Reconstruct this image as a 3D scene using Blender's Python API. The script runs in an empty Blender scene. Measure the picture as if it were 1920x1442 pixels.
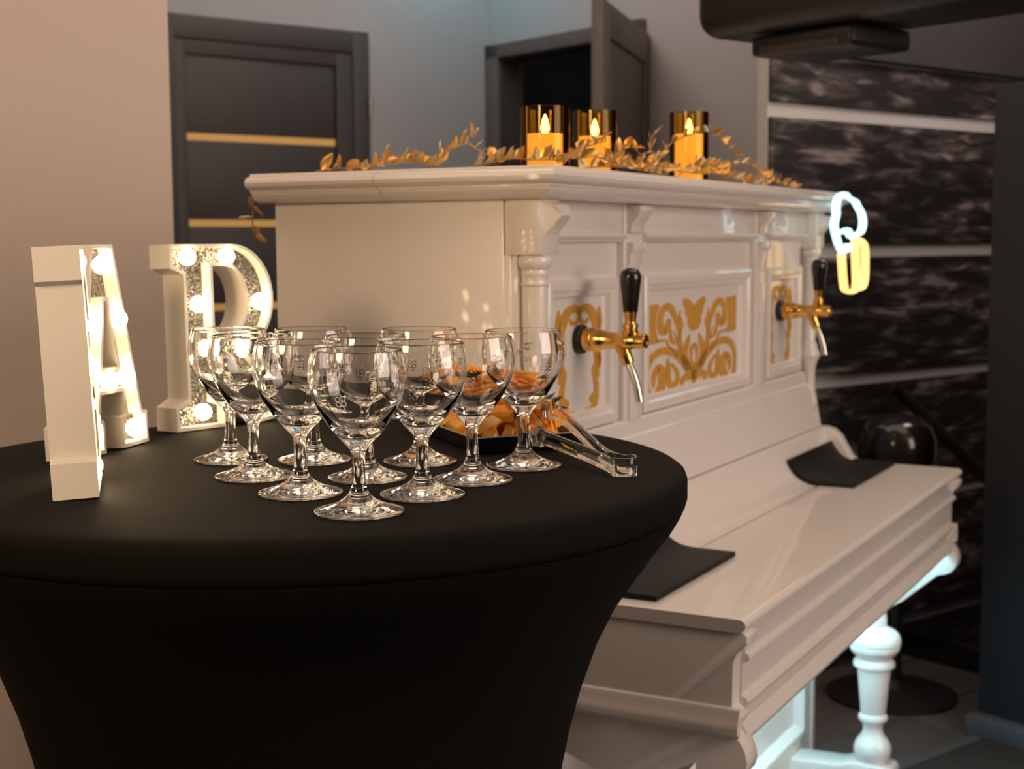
import bpy, bmesh, math, random
from mathutils import Vector, Matrix, Euler
from mathutils.geometry import tessellate_polygon

random.seed(7)
S = bpy.context.scene
COL = S.collection
PI = math.pi
sin, cos = math.sin, math.cos

# ------------------------------------------------------------------ camera
H = 1.28
F, PITCH, ROLL = 2694.5, math.radians(5.728), math.radians(-0.284)
right = Vector((1, 0, 0)); up = Vector((0, sin(PITCH), cos(PITCH))); fwd = Vector((0, cos(PITCH), -sin(PITCH)))
cx = cos(ROLL) * right + sin(ROLL) * up
cy = -sin(ROLL) * right + cos(ROLL) * up
cam = bpy.data.cameras.new('camera')
cam.sensor_width = 36.0; cam.lens = F / 1920 * 36
cam.dof.use_dof = True; cam.dof.focus_distance = 1.34; cam.dof.aperture_fstop = 9.5
cam.clip_start = 0.05
camo = bpy.data.objects.new('camera', cam); COL.objects.link(camo)
M = Matrix.Identity(4)
for i in range(3):
    M[i][0] = cx[i]; M[i][1] = cy[i]; M[i][2] = -fwd[i]
M[2][3] = H
camo.matrix_world = M
S.camera = camo

# ------------------------------------------------------------------ colour management, world, lights
S.view_settings.view_transform = 'Standard'
S.view_settings.look = 'None'
S.view_settings.gamma = 1.0
S.view_settings.use_curve_mapping = False
S.view_settings.exposure = 0.0
cyc = S.cycles
cyc.use_denoising = True
cyc.max_bounces = 28; cyc.transmission_bounces = 28; cyc.glossy_bounces = 8; cyc.diffuse_bounces = 4
cyc.transparent_max_bounces = 24
cyc.caustics_reflective = False; cyc.caustics_refractive = False
cyc.sample_clamp_indirect = 6.0
cyc.blur_glossy = 0.3

W = bpy.data.worlds.new('world'); S.world = W
W.use_nodes = True
bg = W.node_tree.nodes['Background']
bg.inputs[0].default_value = (1.0, 0.66, 0.42, 1); bg.inputs[1].default_value = 0.10

# room axes: RU runs along the back wall, RV goes away from the camera
B_ = math.radians(51.36)
RU = Vector((sin(B_), cos(B_), 0)); RV = Vector((-cos(B_), sin(B_), 0))
CN = Vector((-0.095, 6.237, 0))
ROT_ROOM = math.pi / 2 - B_
def rs(r, s, z=0.0): return CN + RU * r + RV * s + Vector((0, 0, z))

def area(name, loc, target, size, power, color, sizey=None, spread=None):
    l = bpy.data.lights.new(name, 'AREA')
    l.energy = power; l.color = color; l.size = size
    if sizey: l.shape = 'RECTANGLE'; l.size_y = sizey
    elif name.endswith('lamp'): l.shape = 'DISK'
    if spread: l.spread = spread
    o = bpy.data.objects.new(name, l); COL.objects.link(o)
    o.location = loc
    o.rotation_euler = (Vector(target) - Vector(loc)).to_track_quat('-Z', 'Y').to_euler()
    return o
WARM = (1.0, 0.79, 0.60)
area('ceiling_lamp', (0.7, 2.9, 2.9), (0.7, 2.9, 0), 2.2, 20, WARM, 2.0)
area('ceiling_lamp', (-1.25, 2.0, 2.8), (-1.1, 2.2, 0), 1.0, 7, (1.0, 0.74, 0.56))
area('unseen_fill_lamp', (-1.0, 0.2, 1.8), (0.0, 2.1, 1.15), 0.45, 15, (1.0, 0.70, 0.42))  # unseen warm lamp at left, added to brighten the piano's end panel
area('ceiling_lamp', rs(-0.9, -1.1, 2.9), rs(-0.9, -0.9, 0), 1.2, 11, (1.0, 0.79, 0.68))
area('window_light', (3.5, 0.15, 2.0), (0.1, 2.3, 0.95), 2.2, 90, (1.0, 0.80, 0.68))
area('led_cove', rs(-0.35, -0.35, 2.8), rs(-0.1, -0.05, 2.3), 0.4, 2.4, (0.25, 0.85, 1.0), 0.15)
area('led_cove', rs(-1.8, -0.45, 2.75), rs(-1.7, -0.05, 2.4), 0.4, 1.0, (0.25, 0.85, 1.0), 0.15)
area('unseen_fill_lamp', rs(-0.1, -2.95, 2.45), rs(-0.1, -2.25, 0.2), 0.5, 6.5, (1.0, 0.85, 0.8))  # fill light added to lift the dark patterned wall
area('side_room_fill_lamp', rs(0.7, -0.5, 2.8), rs(0.7, -0.4, 0), 0.4, 1.2, (0.9, 0.95, 1.0))  # added light, keeps the room beyond the doorway from going black

# ------------------------------------------------------------------ materials
MATS = {}
def mat(name, color, rough=0.5, metal=0.0, coat=0.0, emit=None, es=0.0, trans=0.0, ior=1.45,
        bump=None, vary=None, spec=None, stretch=(1, 1, 1), sheen=0.0, alpha=None):
    if name in MATS: return MATS[name]
    m = bpy.data.materials.new(name); m.use_nodes = True
    nt = m.node_tree; b = nt.nodes['Principled BSDF']
    b.inputs['Base Color'].default_value = (*color, 1)
    b.inputs['Roughness'].default_value = rough
    b.inputs['Metallic'].default_value = metal
    b.inputs['IOR'].default_value = ior
    b.inputs['Transmission Weight'].default_value = trans
    b.inputs['Coat Weight'].default_value = coat
    b.inputs['Coat Roughness'].default_value = 0.06
    b.inputs['Sheen Weight'].default_value = sheen
    if spec is not None: b.inputs['Specular IOR Level'].default_value = spec
    if emit:
        b.inputs['Emission Color'].default_value = (*emit, 1); b.inputs['Emission Strength'].default_value = es
    if bump or vary:
        tc = nt.nodes.new('ShaderNodeTexCoord'); mp = nt.nodes.new('ShaderNodeMapping')
        mp.inputs['Scale'].default_value = stretch
        nt.links.new(tc.outputs['Object'], mp.inputs['Vector'])
    if vary:
        n = nt.nodes.new('ShaderNodeTexNoise'); n.inputs['Scale'].default_value = vary[0]; n.inputs['Detail'].default_value = 5
        nt.links.new(mp.outputs[0], n.inputs['Vector'])
        mix = nt.nodes.new('ShaderNodeMix'); mix.data_type = 'RGBA'
        a = vary[1]
        mix.inputs['A'].default_value = (*[c * (1 - a) for c in color], 1)
        mix.inputs['B'].default_value = (*[min(1, c * (1 + a)) for c in color], 1)
        nt.links.new(n.outputs['Fac'], mix.inputs['Factor'])
        nt.links.new(mix.outputs['Result'], b.inputs['Base Color'])
    if bump:
        n2 = nt.nodes.new('ShaderNodeTexNoise'); n2.inputs['Scale'].default_value = bump[0]; n2.inputs['Detail'].default_value = 3
        nt.links.new(mp.outputs[0], n2.inputs['Vector'])
        bp = nt.nodes.new('ShaderNodeBump'); bp.inputs['Strength'].default_value = bump[1]; bp.inputs['Distance'].default_value = 0.002
        nt.links.new(n2.outputs['Fac'], bp.inputs['Height'])
        nt.links.new(bp.outputs['Normal'], b.inputs['Normal'])
    MATS[name] = m
    return m

def ramp_mat(name, scale, stops, stretch, rough=0.5, detail=8, distortion=0.6, bump=0.0, lac=2.2):
    m = bpy.data.materials.new(name); m.use_nodes = True
    nt = m.node_tree; b = nt.nodes['Principled BSDF']
    tc = nt.nodes.new('ShaderNodeTexCoord'); mp = nt.nodes.new('ShaderNodeMapping')
    mp.inputs['Scale'].default_value = stretch
    nt.links.new(tc.outputs['Object'], mp.inputs['Vector'])
    n = nt.nodes.new('ShaderNodeTexNoise')
    n.inputs['Scale'].default_value = scale; n.inputs['Detail'].default_value = detail
    n.inputs['Distortion'].default_value = distortion; n.inputs['Lacunarity'].default_value = lac
    nt.links.new(mp.outputs[0], n.inputs['Vector'])
    r = nt.nodes.new('ShaderNodeValToRGB')
    while len(r.color_ramp.elements) < len(stops): r.color_ramp.elements.new(0.5)
    for e, (p, c) in zip(r.color_ramp.elements, stops): e.position = p; e.color = (*c, 1)
    nt.links.new(n.outputs['Fac'], r.inputs['Fac']); nt.links.new(r.outputs['Color'], b.inputs['Base Color'])
    b.inputs['Roughness'].default_value = rough
    if bump:
        bp = nt.nodes.new('ShaderNodeBump'); bp.inputs['Strength'].default_value = bump; bp.inputs['Distance'].default_value = 0.003
        nt.links.new(n.outputs['Fac'], bp.inputs['Height']); nt.links.new(bp.outputs['Normal'], b.inputs['Normal'])
    MATS[name] = m
    return m

PAINT = mat('white_gloss_paint', (0.80, 0.745, 0.705), 0.34, coat=0.6, bump=(9, 0.02), vary=(3, 0.02))
WALL = mat('beige_wall_paint', (0.575, 0.482, 0.428), 0.75, bump=(140, 0.06), vary=(2, 0.03))
GREYWALL = mat('grey_wall_paint', (0.46, 0.44, 0.46), 0.75, bump=(140, 0.06), vary=(2, 0.03))
WHITEWALL = mat('white_wall_paint', (0.55, 0.52, 0.53), 0.7, bump=(140, 0.05))
CEIL = mat('ceiling_paint', (0.72, 0.68, 0.64), 0.8, bump=(100, 0.04))
DOORWOOD = mat('anthracite_wood', (0.075, 0.066, 0.066), 0.5, vary=(6, 0.25), stretch=(14, 1.5, 14), bump=(20, 0.1))
DOORWOOD_W = mat('grey_brown_wood', (0.15, 0.125, 0.118), 0.5, vary=(6, 0.2), stretch=(14, 14, 1.5), bump=(20, 0.1))
AMBER = mat('amber_glass_strip', (0.62, 0.36, 0.12), 0.3, emit=(1.0, 0.55, 0.17), es=0.22)  # faint glow put into the colour to brighten the strips
STEEL = mat('brushed_steel', (0.62, 0.60, 0.57), 0.22, metal=1.0, bump=(60, 0.05))
NAVY = mat('navy_wall_paint', (0.024, 0.029, 0.036), 0.6, bump=(120, 0.05), vary=(3, 0.08))
DARKGREY = mat('dark_grey_panel', (0.050, 0.048, 0.050), 0.65, vary=(4, 0.12), bump=(60, 0.05))
BLACKPL = mat('black_plastic', (0.012, 0.011, 0.011), 0.45, bump=(90, 0.05))
BLACKGL = mat('black_gloss', (0.010, 0.009, 0.009), 0.18, coat=0.4, bump=(30, 0.01))
SKIRT = mat('grey_skirting', (0.10, 0.10, 0.11), 0.4, vary=(4, 0.1), bump=(50, 0.05))
CLOTH = mat('black_stretch_fabric', (0.0050, 0.0044, 0.0038), 0.8, bump=(900, 0.25), vary=(60, 0.18), spec=0.13)
RUBBER = mat('black_rubber', (0.0065, 0.006, 0.006), 0.6, bump=(600, 0.4), spec=0.3)
GOLDP = mat('gold_leaf_paint', (0.66, 0.34, 0.065), 0.40, metal=0.12, vary=(40, 0.22), bump=(80, 0.15))
BRASS = mat('polished_brass', (0.80, 0.47, 0.12), 0.16, metal=1.0, vary=(12, 0.08), bump=(30, 0.02))
GOLDLEAF = mat('gold_foil_leaf', (0.78, 0.43, 0.12), 0.30, metal=0.75, vary=(60, 0.3), bump=(120, 0.3))
GOLDPALE = mat('pale_gold_leaf', (0.62, 0.52, 0.30), 0.34, metal=0.7, vary=(60, 0.25), bump=(120, 0.3))
STEMGOLD = mat('gold_wire', (0.50, 0.30, 0.10), 0.35, metal=0.8, bump=(50, 0.1))
GLASS = mat('clear_glass', (1, 1, 1), 0.0, trans=1.0, ior=1.5, bump=(30, 0.0))
ACRYL = mat('clear_acrylic', (0.98, 0.98, 0.97), 0.03, trans=1.0, ior=1.47, bump=(30, 0.0))
ETCH = mat('white_print', (0.90, 0.88, 0.86), 0.6, vary=(200, 0.05))
LETTER = mat('white_letter_plastic', (0.83, 0.78, 0.70), 0.38, bump=(40, 0.04), vary=(5, 0.03))
BULB = mat('warm_bulb', (1, 0.9, 0.75), 0.3, emit=(1.0, 0.74, 0.42), es=18.0, vary=(3, 0.02))
WAX = mat('candle_wax', (0.86, 0.60, 0.28), 0.5, emit=(1.0, 0.50, 0.12), es=1.0, vary=(10, 0.05), bump=(20, 0.1))  # glow put into the wax colour; the flame is the lamp
FLAME = mat('led_flame', (1, 0.8, 0.4), 0.5, emit=(1.0, 0.66, 0.25), es=14.0, vary=(20, 0.02))
NEONW = mat('ice_white_neon', (0.8, 1, 1), 0.4, emit=(0.50, 0.93, 0.98), es=1.5, vary=(8, 0.05))
NEONO = mat('orange_neon', (1, 0.7, 0.3), 0.4, emit=(1.0, 0.55, 0.17), es=1.7, vary=(8, 0.05))
LED = mat('cold_led_strip', (0.8, 0.95, 1), 0.4, emit=(0.45, 0.86, 1.0), es=34.0, vary=(8, 0.02))
TRAY = mat('black_lacquer_tray', (0.008, 0.008, 0.008), 0.25, coat=0.3, bump=(40, 0.02))
TRAYRIM = mat('grey_tray_rim', (0.42, 0.41, 0.40), 0.3, bump=(40, 0.02))
MINT = mat('mint_leaf', (0.045, 0.09, 0.03), 0.45, vary=(90, 0.3), bump=(150, 0.6))
BAG = mat('white_paper_bag', (0.85, 0.85, 0.86), 0.7, vary=(8, 0.03), bump=(20, 0.1))
BARK = ramp_mat('dark_bark_wallpaper', 4.6, [(0.0, (0.007, 0.006, 0.007)), (0.46, (0.012, 0.010, 0.011)), (0.57, (0.060, 0.047, 0.049)), (0.70, (0.27, 0.23, 0.23))],
                (1.3, 1.3, 6.5), 0.6, detail=10, distortion=0.45)
TILE = ramp_mat('grey_stone_tile', 1.6, [(0.35, (0.085, 0.070, 0.064)), (0.60, (0.125, 0.105, 0.098)), (0.7, (0.10, 0.085, 0.08))], (1, 2.2, 1), 0.32, distortion=1.2)
GROUT = mat('dark_grout', (0.025, 0.021, 0.02), 0.9, vary=(50, 0.2), bump=(200, 0.2))
ORANGE = ramp_mat('orange_flesh', 46, [(0.30, (1.0, 0.27, 0.010)), (0.52, (1.0, 0.40, 0.03)), (0.74, (1.0, 0.60, 0.14))], (1, 1, 3), 0.28, detail=4, distortion=0.8, bump=0.35)
PEEL = mat('pale_orange_pith', (0.95, 0.50, 0.11), 0.40, vary=(90, 0.12), bump=(160, 0.3))

def make_glitter():
    m = bpy.data.materials.new('silver_glitter'); m.use_nodes = True
    nt = m.node_tree; b = nt.nodes['Principled BSDF']
    tc = nt.nodes.new('ShaderNodeTexCoord')
    v = nt.nodes.new('ShaderNodeTexVoronoi'); v.inputs['Scale'].default_value = 620
    nt.links.new(tc.outputs['Object'], v.inputs['Vector'])
    sub = nt.nodes.new('ShaderNodeVectorMath'); sub.operation = 'SUBTRACT'; sub.inputs[1].default_value = (0.5, 0.5, 0.5)
    nt.links.new(v.outputs['Color'], sub.inputs[0])
    sc = nt.nodes.new('ShaderNodeVectorMath'); sc.operation = 'SCALE'; sc.inputs['Scale'].default_value = 1.7
    nt.links.new(sub.outputs[0], sc.inputs[0])
    g = nt.nodes.new('ShaderNodeNewGeometry')
    ad = nt.nodes.new('ShaderNodeVectorMath'); ad.operation = 'ADD'
    nt.links.new(sc.outputs[0], ad.inputs[0]); nt.links.new(g.outputs['Normal'], ad.inputs[1])
    nm = nt.nodes.new('ShaderNodeVectorMath'); nm.operation = 'NORMALIZE'
    nt.links.new(ad.outputs[0], nm.inputs[0]); nt.links.new(nm.outputs[0], b.inputs['Normal'])
    r = nt.nodes.new('ShaderNodeValToRGB')
    r.color_ramp.elements[0].color = (0.02, 0.019, 0.018, 1); r.color_ramp.elements[1].color = (0.30, 0.29, 0.28, 1)
    sp = nt.nodes.new('ShaderNodeSeparateColor'); nt.links.new(v.outputs['Color'], sp.inputs[0])
    nt.links.new(sp.outputs[0], r.inputs[0]); nt.links.new(r.outputs[0], b.inputs['Base Color'])
    b.inputs['Metallic'].default_value = 0.8; b.inputs['Roughness'].default_value = 0.3
    return m
GLITTER = make_glitter()

def make_amber_glass():
    m = bpy.data.materials.new('amber_candle_glass'); m.use_nodes = True
    nt = m.node_tree; nt.nodes.clear()
    o = nt.nodes.new('ShaderNodeOutputMaterial')
    t = nt.nodes.new('ShaderNodeBsdfTransparent'); t.inputs[0].default_value = (0.94, 0.80, 0.46, 1)
    gl = nt.nodes.new('ShaderNodeBsdfGlossy'); gl.inputs['Color'].default_value = (1.0, 0.80, 0.45, 1); gl.inputs['Roughness'].default_value = 0.04
    fr = nt.nodes.new('ShaderNodeFresnel'); fr.inputs['IOR'].default_value = 1.32
    tc = nt.nodes.new('ShaderNodeTexCoord'); n = nt.nodes.new('ShaderNodeTexNoise'); n.inputs['Scale'].default_value = 12
    nt.links.new(tc.outputs['Object'], n.inputs['Vector'])
    bp = nt.nodes.new('ShaderNodeBump'); bp.inputs['Strength'].default_value = 0.02
    nt.links.new(n.outputs['Fac'], bp.inputs['Height']); nt.links.new(bp.outputs[0], gl.inputs['Normal'])
    mx = nt.nodes.new('ShaderNodeMixShader')
    nt.links.new(fr.outputs[0], mx.inputs[0]); nt.links.new(t.outputs[0], mx.inputs[1]); nt.links.new(gl.outputs[0], mx.inputs[2])
    nt.links.new(mx.outputs[0], o.inputs[0])
    return m
AMBERGLASS = make_amber_glass()

# ------------------------------------------------------------------ mesh helpers
class MB:
    def __init__(self): self.v = []; self.f = []
    def add(self, vs, fs):
        k = len(self.v); self.v += [tuple(x) for x in vs]; self.f += [tuple(i + k for i in q) for q in fs]; return self
    def box(self, x0, x1, y0, y1, z0, z1):
        vs = [(x, y, z) for z in (z0, z1) for y in (y0, y1) for x in (x0, x1)]
        return self.add(vs, [(0, 2, 3, 1), (4, 5, 7, 6), (0, 1, 5, 4), (2, 6, 7, 3), (0, 4, 6, 2), (1, 3, 7, 5)])
    def lathe(self, prof, n=32, c=(0, 0, 0), caps=True, ax=None):
        vs = []; fs = []
        rings = []
        for r, z in prof:
            if r < 1e-6: rings.append([len(vs)]); vs.append((0, 0, z))
            else:
                rings.append(list(range(len(vs), len(vs) + n)))
                vs += [(r * cos(2 * PI * i / n), r * sin(2 * PI * i / n), z) for i in range(n)]
        for a, b in zip(rings, rings[1:]):
            for i in range(n):
                j = (i + 1) % n
                if len(a) == 1 and len(b) == 1: continue
                if len(a) == 1: fs.append((a[0], b[j], b[i]))
                elif len(b) == 1: fs.append((a[i], a[j], b[0]))
                else: fs.append((a[i], a[j], b[j], b[i]))
        if caps:
            if len(rings[0]) > 1: fs.append(tuple(reversed(rings[0])))
            if len(rings[-1]) > 1: fs.append(tuple(rings[-1]))
        if ax is None: vs = [(x + c[0], y + c[1], z + c[2]) for x, y, z in vs]
        else:
            q = Vector((0, 0, 1)).rotation_difference(Vector(ax).normalized())
            vs = [tuple(q @ Vector(p) + Vector(c)) for p in vs]
        return self.add(vs, fs)
    def tube(self, pts, r, n=8, caps=True, closed=False, flat=1.0):
        pts = [Vector(p) for p in pts]; m = len(pts)
        rad = r if isinstance(r, (list, tuple)) else [r] * m
        vs = []; fs = []; pn = None
        for i, p in enumerate(pts):
            if closed: t = pts[(i + 1) % m] - pts[i - 1]
            else: t = (pts[min(i + 1, m - 1)] - pts[max(i - 1, 0)])
            t = t.normalized() if t.length > 1e-9 else Vector((0, 0, 1))
            if pn is None:
                a = Vector((0, 0, 1)) if abs(t.z) < 0.9 else Vector((1, 0, 0))
                pn = (a - t * a.dot(t)).normalized()
            else:
                pn = pn - t * pn.dot(t)
                pn = pn.normalized() if pn.length > 1e-6 else t.orthogonal().normalized()
            bn = t.cross(pn)
            for k in range(n):
                a = 2 * PI * k / n
                vs.append(p + (pn * cos(a) + bn * sin(a) * flat) * rad[i])
        for i in range(m if closed else m - 1):
            j = (i + 1) % m
            for k in range(n):
                l = (k + 1) % n
                fs.append((i * n + k, i * n + l, j * n + l, j * n + k))
        if caps and not closed:
            fs.append(tuple(reversed(range(n)))); fs.append(tuple(range((m - 1) * n, m * n)))
        return self.add(vs, fs)
    def prism(self, poly, w0, w1, to3):
        """extrude polygon (list of 2D) between w0, w1; to3(a,b,w) -> xyz"""
        n = len(poly)
        vs = [to3(a, b, w0) for a, b in poly] + [to3(a, b, w1) for a, b in poly]
        tri = tessellate_polygon([[Vector((a, b, 0)) for a, b in poly]])
        fs = [tuple(t) for t in tri] + [tuple(i + n for i in reversed(t)) for t in tri]
        fs += [(i, (i + 1) % n, n + (i + 1) % n, n + i) for i in range(n)]
        return self.add(vs, fs)
    def rings(self, ringlist, cap0=True, cap1=True):
        n = len(ringlist[0]); vs = [p for r in ringlist for p in r]; fs = []
        for k in range(len(ringlist) - 1):
            for i in range(n):
                j = (i + 1) % n
                fs.append((k * n + i, k * n + j, (k + 1) * n + j, (k + 1) * n + i))
        if cap0: fs.append(tuple(reversed(range(n))))
        if cap1: fs.append(tuple(range((len(ringlist) - 1) * n, len(ringlist) * n)))
        return self.add(vs, fs)
    def mesh(self, name, material, bevel=0.0, seg=2, angle=35, smooth=True, weld=True):
        me = bpy.data.meshes.new(name); me.from_pydata(self.v, [], self.f); 
        bm = bmesh.new(); bm.from_mesh(me)
        if weld: bmesh.ops.remove_doubles(bm, verts=bm.verts, dist=1e-6)
        bmesh.ops.recalc_face_normals(bm, faces=bm.faces)
        if bevel:
            es = [e for e in bm.edges if len(e.link_faces) == 2 and e.calc_face_angle(0) > math.radians(30)]
            bmesh.ops.bevel(bm, geom=es, offset=bevel, segments=seg, profile=0.5, affect='EDGES', clamp_overlap=True)
        if smooth:
            for f in bm.faces: f.smooth = True
            for e in bm.edges:
                if len(e.link_faces) != 2 or e.calc_face_angle(0) > math.radians(angle): e.smooth = False
        bm.to_mesh(me); bm.free(); me.materials.append(material)
        return me
    def obj(self, name, material, parent=None, **k):
        return link(name, self.mesh(name, material, **k), parent)

def link(name, me, parent=None, loc=None, rot=None, scale=None):
    o = bpy.data.objects.new(name, me); COL.objects.link(o)
    if parent: o.parent = parent
    if loc is not None: o.location = loc
    if rot is not None: o.rotation_euler = rot
    if scale is not None: o.scale = scale if not isinstance(scale, (int, float)) else (scale,) * 3
    return o
def thing(name, label, cat, loc=(0, 0, 0), rot=(0, 0, 0), group=None):
    o = link(name, None, None, loc, rot); o['label'] = label; o['category'] = cat
    if group: o['group'] = group
    return o
def tag(o, label, cat, group=None, kind=None):
    o['label'] = label; o['category'] = cat
    if group: o['group'] = group
    if kind: o['kind'] = kind
    return o
def struct(o, label, cat):
    o['kind'] = 'structure'; o['label'] = label; o['category'] = cat
    return o
def copy_tree(o, parent=None):
    c = o.copy(); COL.objects.link(c)
    if parent: c.parent = parent
    for ch in o.children: copy_tree(ch, c)
    return c
def catmull(pts, n=6, closed=False):
    P = [Vector(p) for p in pts]; m = len(P); out = []
    rng = range(m) if closed else range(m - 1)
    for i in rng:
        if closed: a, b, c, d = P[i - 1], P[i], P[(i + 1) % m], P[(i + 2) % m]
        else: a, b, c, d = P[max(i - 1, 0)], P[i], P[i + 1], P[min(i + 2, m - 1)]
        for k in range(n):
            t = k / n
            out.append(0.5 * ((2 * b) + (c - a) * t + (2 * a - 5 * b + 4 * c - d) * t * t + (3 * b - a - 3 * c + d) * t ** 3))
    if not closed: out.append(P[-1])
    return out

# ------------------------------------------------------------------ room shell (local frame: x = RU, y = RV)
def room_obj(name, mb, material, label, cat, **k):
    o = mb.obj(name, material, None, **k)
    o.location = CN; o.rotation_euler = (0, 0, ROT_ROOM)
    return struct(o, label, cat)

fl = room_obj('floor', MB().box(-5.2, 2.2, -7.5, 0.6, -0.08, -0.006), GROUT, 'grey stone tiled floor under the white piano', 'floor')
tile_me = MB().box(-0.2965, 0.2965, -0.1465, 0.1465, -0.006, 0.0).mesh('tile', TILE, bevel=0.0015, seg=1)
for i in range(-5, 3):
    for j in range(-13, -5):
        x = -0.645 + 0.6 * i + 0.3; y = -2.34 + 0.3 * (j + 9) + 0.15 - 0.3
        if x > 0.8 or x < -3.6: continue
        link('tile', tile_me, fl, (x, y, 0))
room_obj('ceiling', MB().box(-5.2, 2.2, -7.5, 0.6, 2.95, 3.05), CEIL, 'plain pale ceiling above the room', 'ceiling')
# back wall with the closed grey door
wb = room_obj('wall_back', MB().box(-5.2, 0.0, 0.0, 0.12, 0, 2.95), GREYWALL, 'grey wall behind the piano with the closed dark door', 'wall')
# door wall to the right, opening r=0, s from -0.10 to -0.90
d2 = MB().box(0, 0.12, -0.07, 0.0, 0, 2.95).box(0, 0.12, -2.13, -0.93, 0, 2.95).box(0, 0.12, -0.93, -0.07, 2.06, 2.95)
room_obj('wall_right', d2, GREYWALL, 'pale wall around the open doorway beside the patterned panels', 'wall')
# dark room behind the doorway
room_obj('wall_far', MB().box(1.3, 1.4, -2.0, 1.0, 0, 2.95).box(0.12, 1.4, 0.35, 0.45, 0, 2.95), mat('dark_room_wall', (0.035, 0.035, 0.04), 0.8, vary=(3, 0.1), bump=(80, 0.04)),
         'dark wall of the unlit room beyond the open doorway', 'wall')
# left partition
wl = room_obj('wall_left', MB().box(-5.2, -2.406, -1.965, -1.845, 0, 2.95), WALL, 'plain beige wall at the left behind the lit letters', 'wall')
# closed door
def D(r, s, z): return (r, s, z)
dr = link('door_1', None, None, CN, (0, 0, ROT_ROOM)); struct(dr, 'closed anthracite door with two amber glass strips', 'door')
fm = MB().box(-1.56, -1.46, -0.035, -0.002, 0, 2.105).box(-0.70, -0.624, -0.035, -0.002, 0, 2.105).box(-1.56, -0.624, -0.034, -0.002, 2.02, 2.104)
fm.obj('door_frame', DOORWOOD, dr, bevel=0.004)
MB().box(-1.46, -1.418, -0.026, -0.002, 0, 2.02).box(-0.775, -0.70, -0.026, -0.002, 0, 2.02).box(-1.418, -0.775, -0.026, -0.002, 1.965, 2.02).obj('stile', DOORWOOD, dr, bevel=0.003)
zz = [0.1, 0.40, 0.715, 1.035, 1.35, 1.667, 1.965]
for a, b in zip(zz, zz[1:]):
    MB().box(-1.416, -0.777, -0.016, -0.002, a + 0.014, b - (0.014 if b < 1.9 else 0)).obj('panel', DOORWOOD, dr, bevel=0.002)
for a in zz[1:-1]:
    MB().box(-1.416, -0.777, -0.013, -0.002, a - 0.013, a + 0.013).obj('glass_strip', AMBER, dr)
MB().lathe([(0.008, -0.035), (0.008, 0.035)], 12, (-0.628, -0.043, 1.815)).obj('hinge', STEEL, dr)
# open doorway
dr2 = link('door_2', None, None, CN, (0, 0, ROT_ROOM)); struct(dr2, 'open grey brown door leaf swung out from its frame', 'door')
MB().box(-0.02, -0.0005, -0.085, -0.004, 0, 2.10).box(-0.02, -0.0005, -0.965, -0.90, 0, 2.10).box(-0.02, -0.0005, -0.965, -0.004, 2.045, 2.10).obj('door_frame', DOORWOOD_W, dr2, bevel=0.003)
MB().box(0.0, 0.12, -0.09, -0.071, 0, 2.055).box(0.0, 0.12, -0.929, -0.91, 0, 2.055).box(0, 0.12, -0.91, -0.09, 2.04, 2.055).obj('jamb', DOORWOOD, dr2)
# leaf: hinge at (-0.02,-0.93), swung ~ 125 deg
hinge = Vector((-0.025, -0.955)); tip = Vector((-0.725, -1.47)); dd = (tip - hinge).normalized()
ang = math.atan2(dd.y, dd.x); Ld = (tip - hinge).length
leaf = link('leaf', None, dr2, (hinge.x, hinge.y, 0), (0, 0, ang))
lb = MB().box(0, 0.09, 0, 0.04, 0.01, 2.04).box(Ld - 0.11, Ld, 0, 0.04, 0.01, 2.04).box(0.09, Ld - 0.11, 0, 0.04, 1.93, 2.04).box(0.09, Ld - 0.11, 0, 0.04, 0.01, 0.12)
lb.obj('stile', DOORWOOD_W, leaf, bevel=0.003)
MB().box(0.09, Ld - 0.11, 0.012, 0.028, 0.12, 1.93).obj('panel', DOORWOOD_W, leaf)
# striped patterned wall
ws = room_obj('wall_panelled', MB().box(-0.76, 1.4, -2.236, -2.20, 0, 2.95), WHITEWALL, 'white wall at the right with dark bark patterned panels and white bands', 'wall')
pz = [(0.0, 0.066), (0.109, 0.463), (0.503, 0.846), (0.886, 1.226), (1.268, 1.616), (1.657, 1.79)]
for a, b in pz:
    MB().box(-0.757, 1.35, -2.247, -2.236, a, b).obj('panel', BARK, ws, bevel=0.0015, seg=1)
room_obj('trim_1', MB().box(-0.762, 1.4, -2.275, -2.236, 1.795, 2.95), DARKGREY, 'dark grey boarding above the patterned panels', 'trim', bevel=0.003)
wn = room_obj('wall_near_right', MB().box(-0.6, 1.4, -5.2, -2.84, 0, 1.66), NAVY, 'dark navy half height partition wall at the right edge', 'wall', bevel=0.004)
room_obj('baseboard_right', MB().box(-0.655, -0.6, -5.2, -2.835, 0, 0.055), SKIRT, 'grey skirting along the foot of the navy partition', 'baseboard', bevel=0.006)
room_obj('trim_2', MB().box(-2.2, -0.655, -2.895, -2.865, 0.0005, 0.006), SKIRT, 'dark floor strip edging the mat before the navy partition', 'trim')
o = MB().box(-1.9, -0.66, -3.9, -2.90, 0.0005, 0.012).obj('floor_mat', mat('brown_mat', (0.03, 0.024, 0.02), 0.9, vary=(80, 0.3), bump=(300, 0.5)), None, bevel=0.003)
o.location = CN; o.rotation_euler = (0, 0, ROT_ROOM)
tag(o, 'dark brown floor mat in front of the navy partition', 'mat')
o = MB().box(-0.17, 0.9, -2.80, -2.26, 0.0, 0.085).obj('platform', BLACKGL, None, bevel=0.004)
o.location = CN; o.rotation_euler = (0, 0, ROT_ROOM)
tag(o, 'low black glossy platform at the foot of the patterned wall', 'platform')

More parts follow.
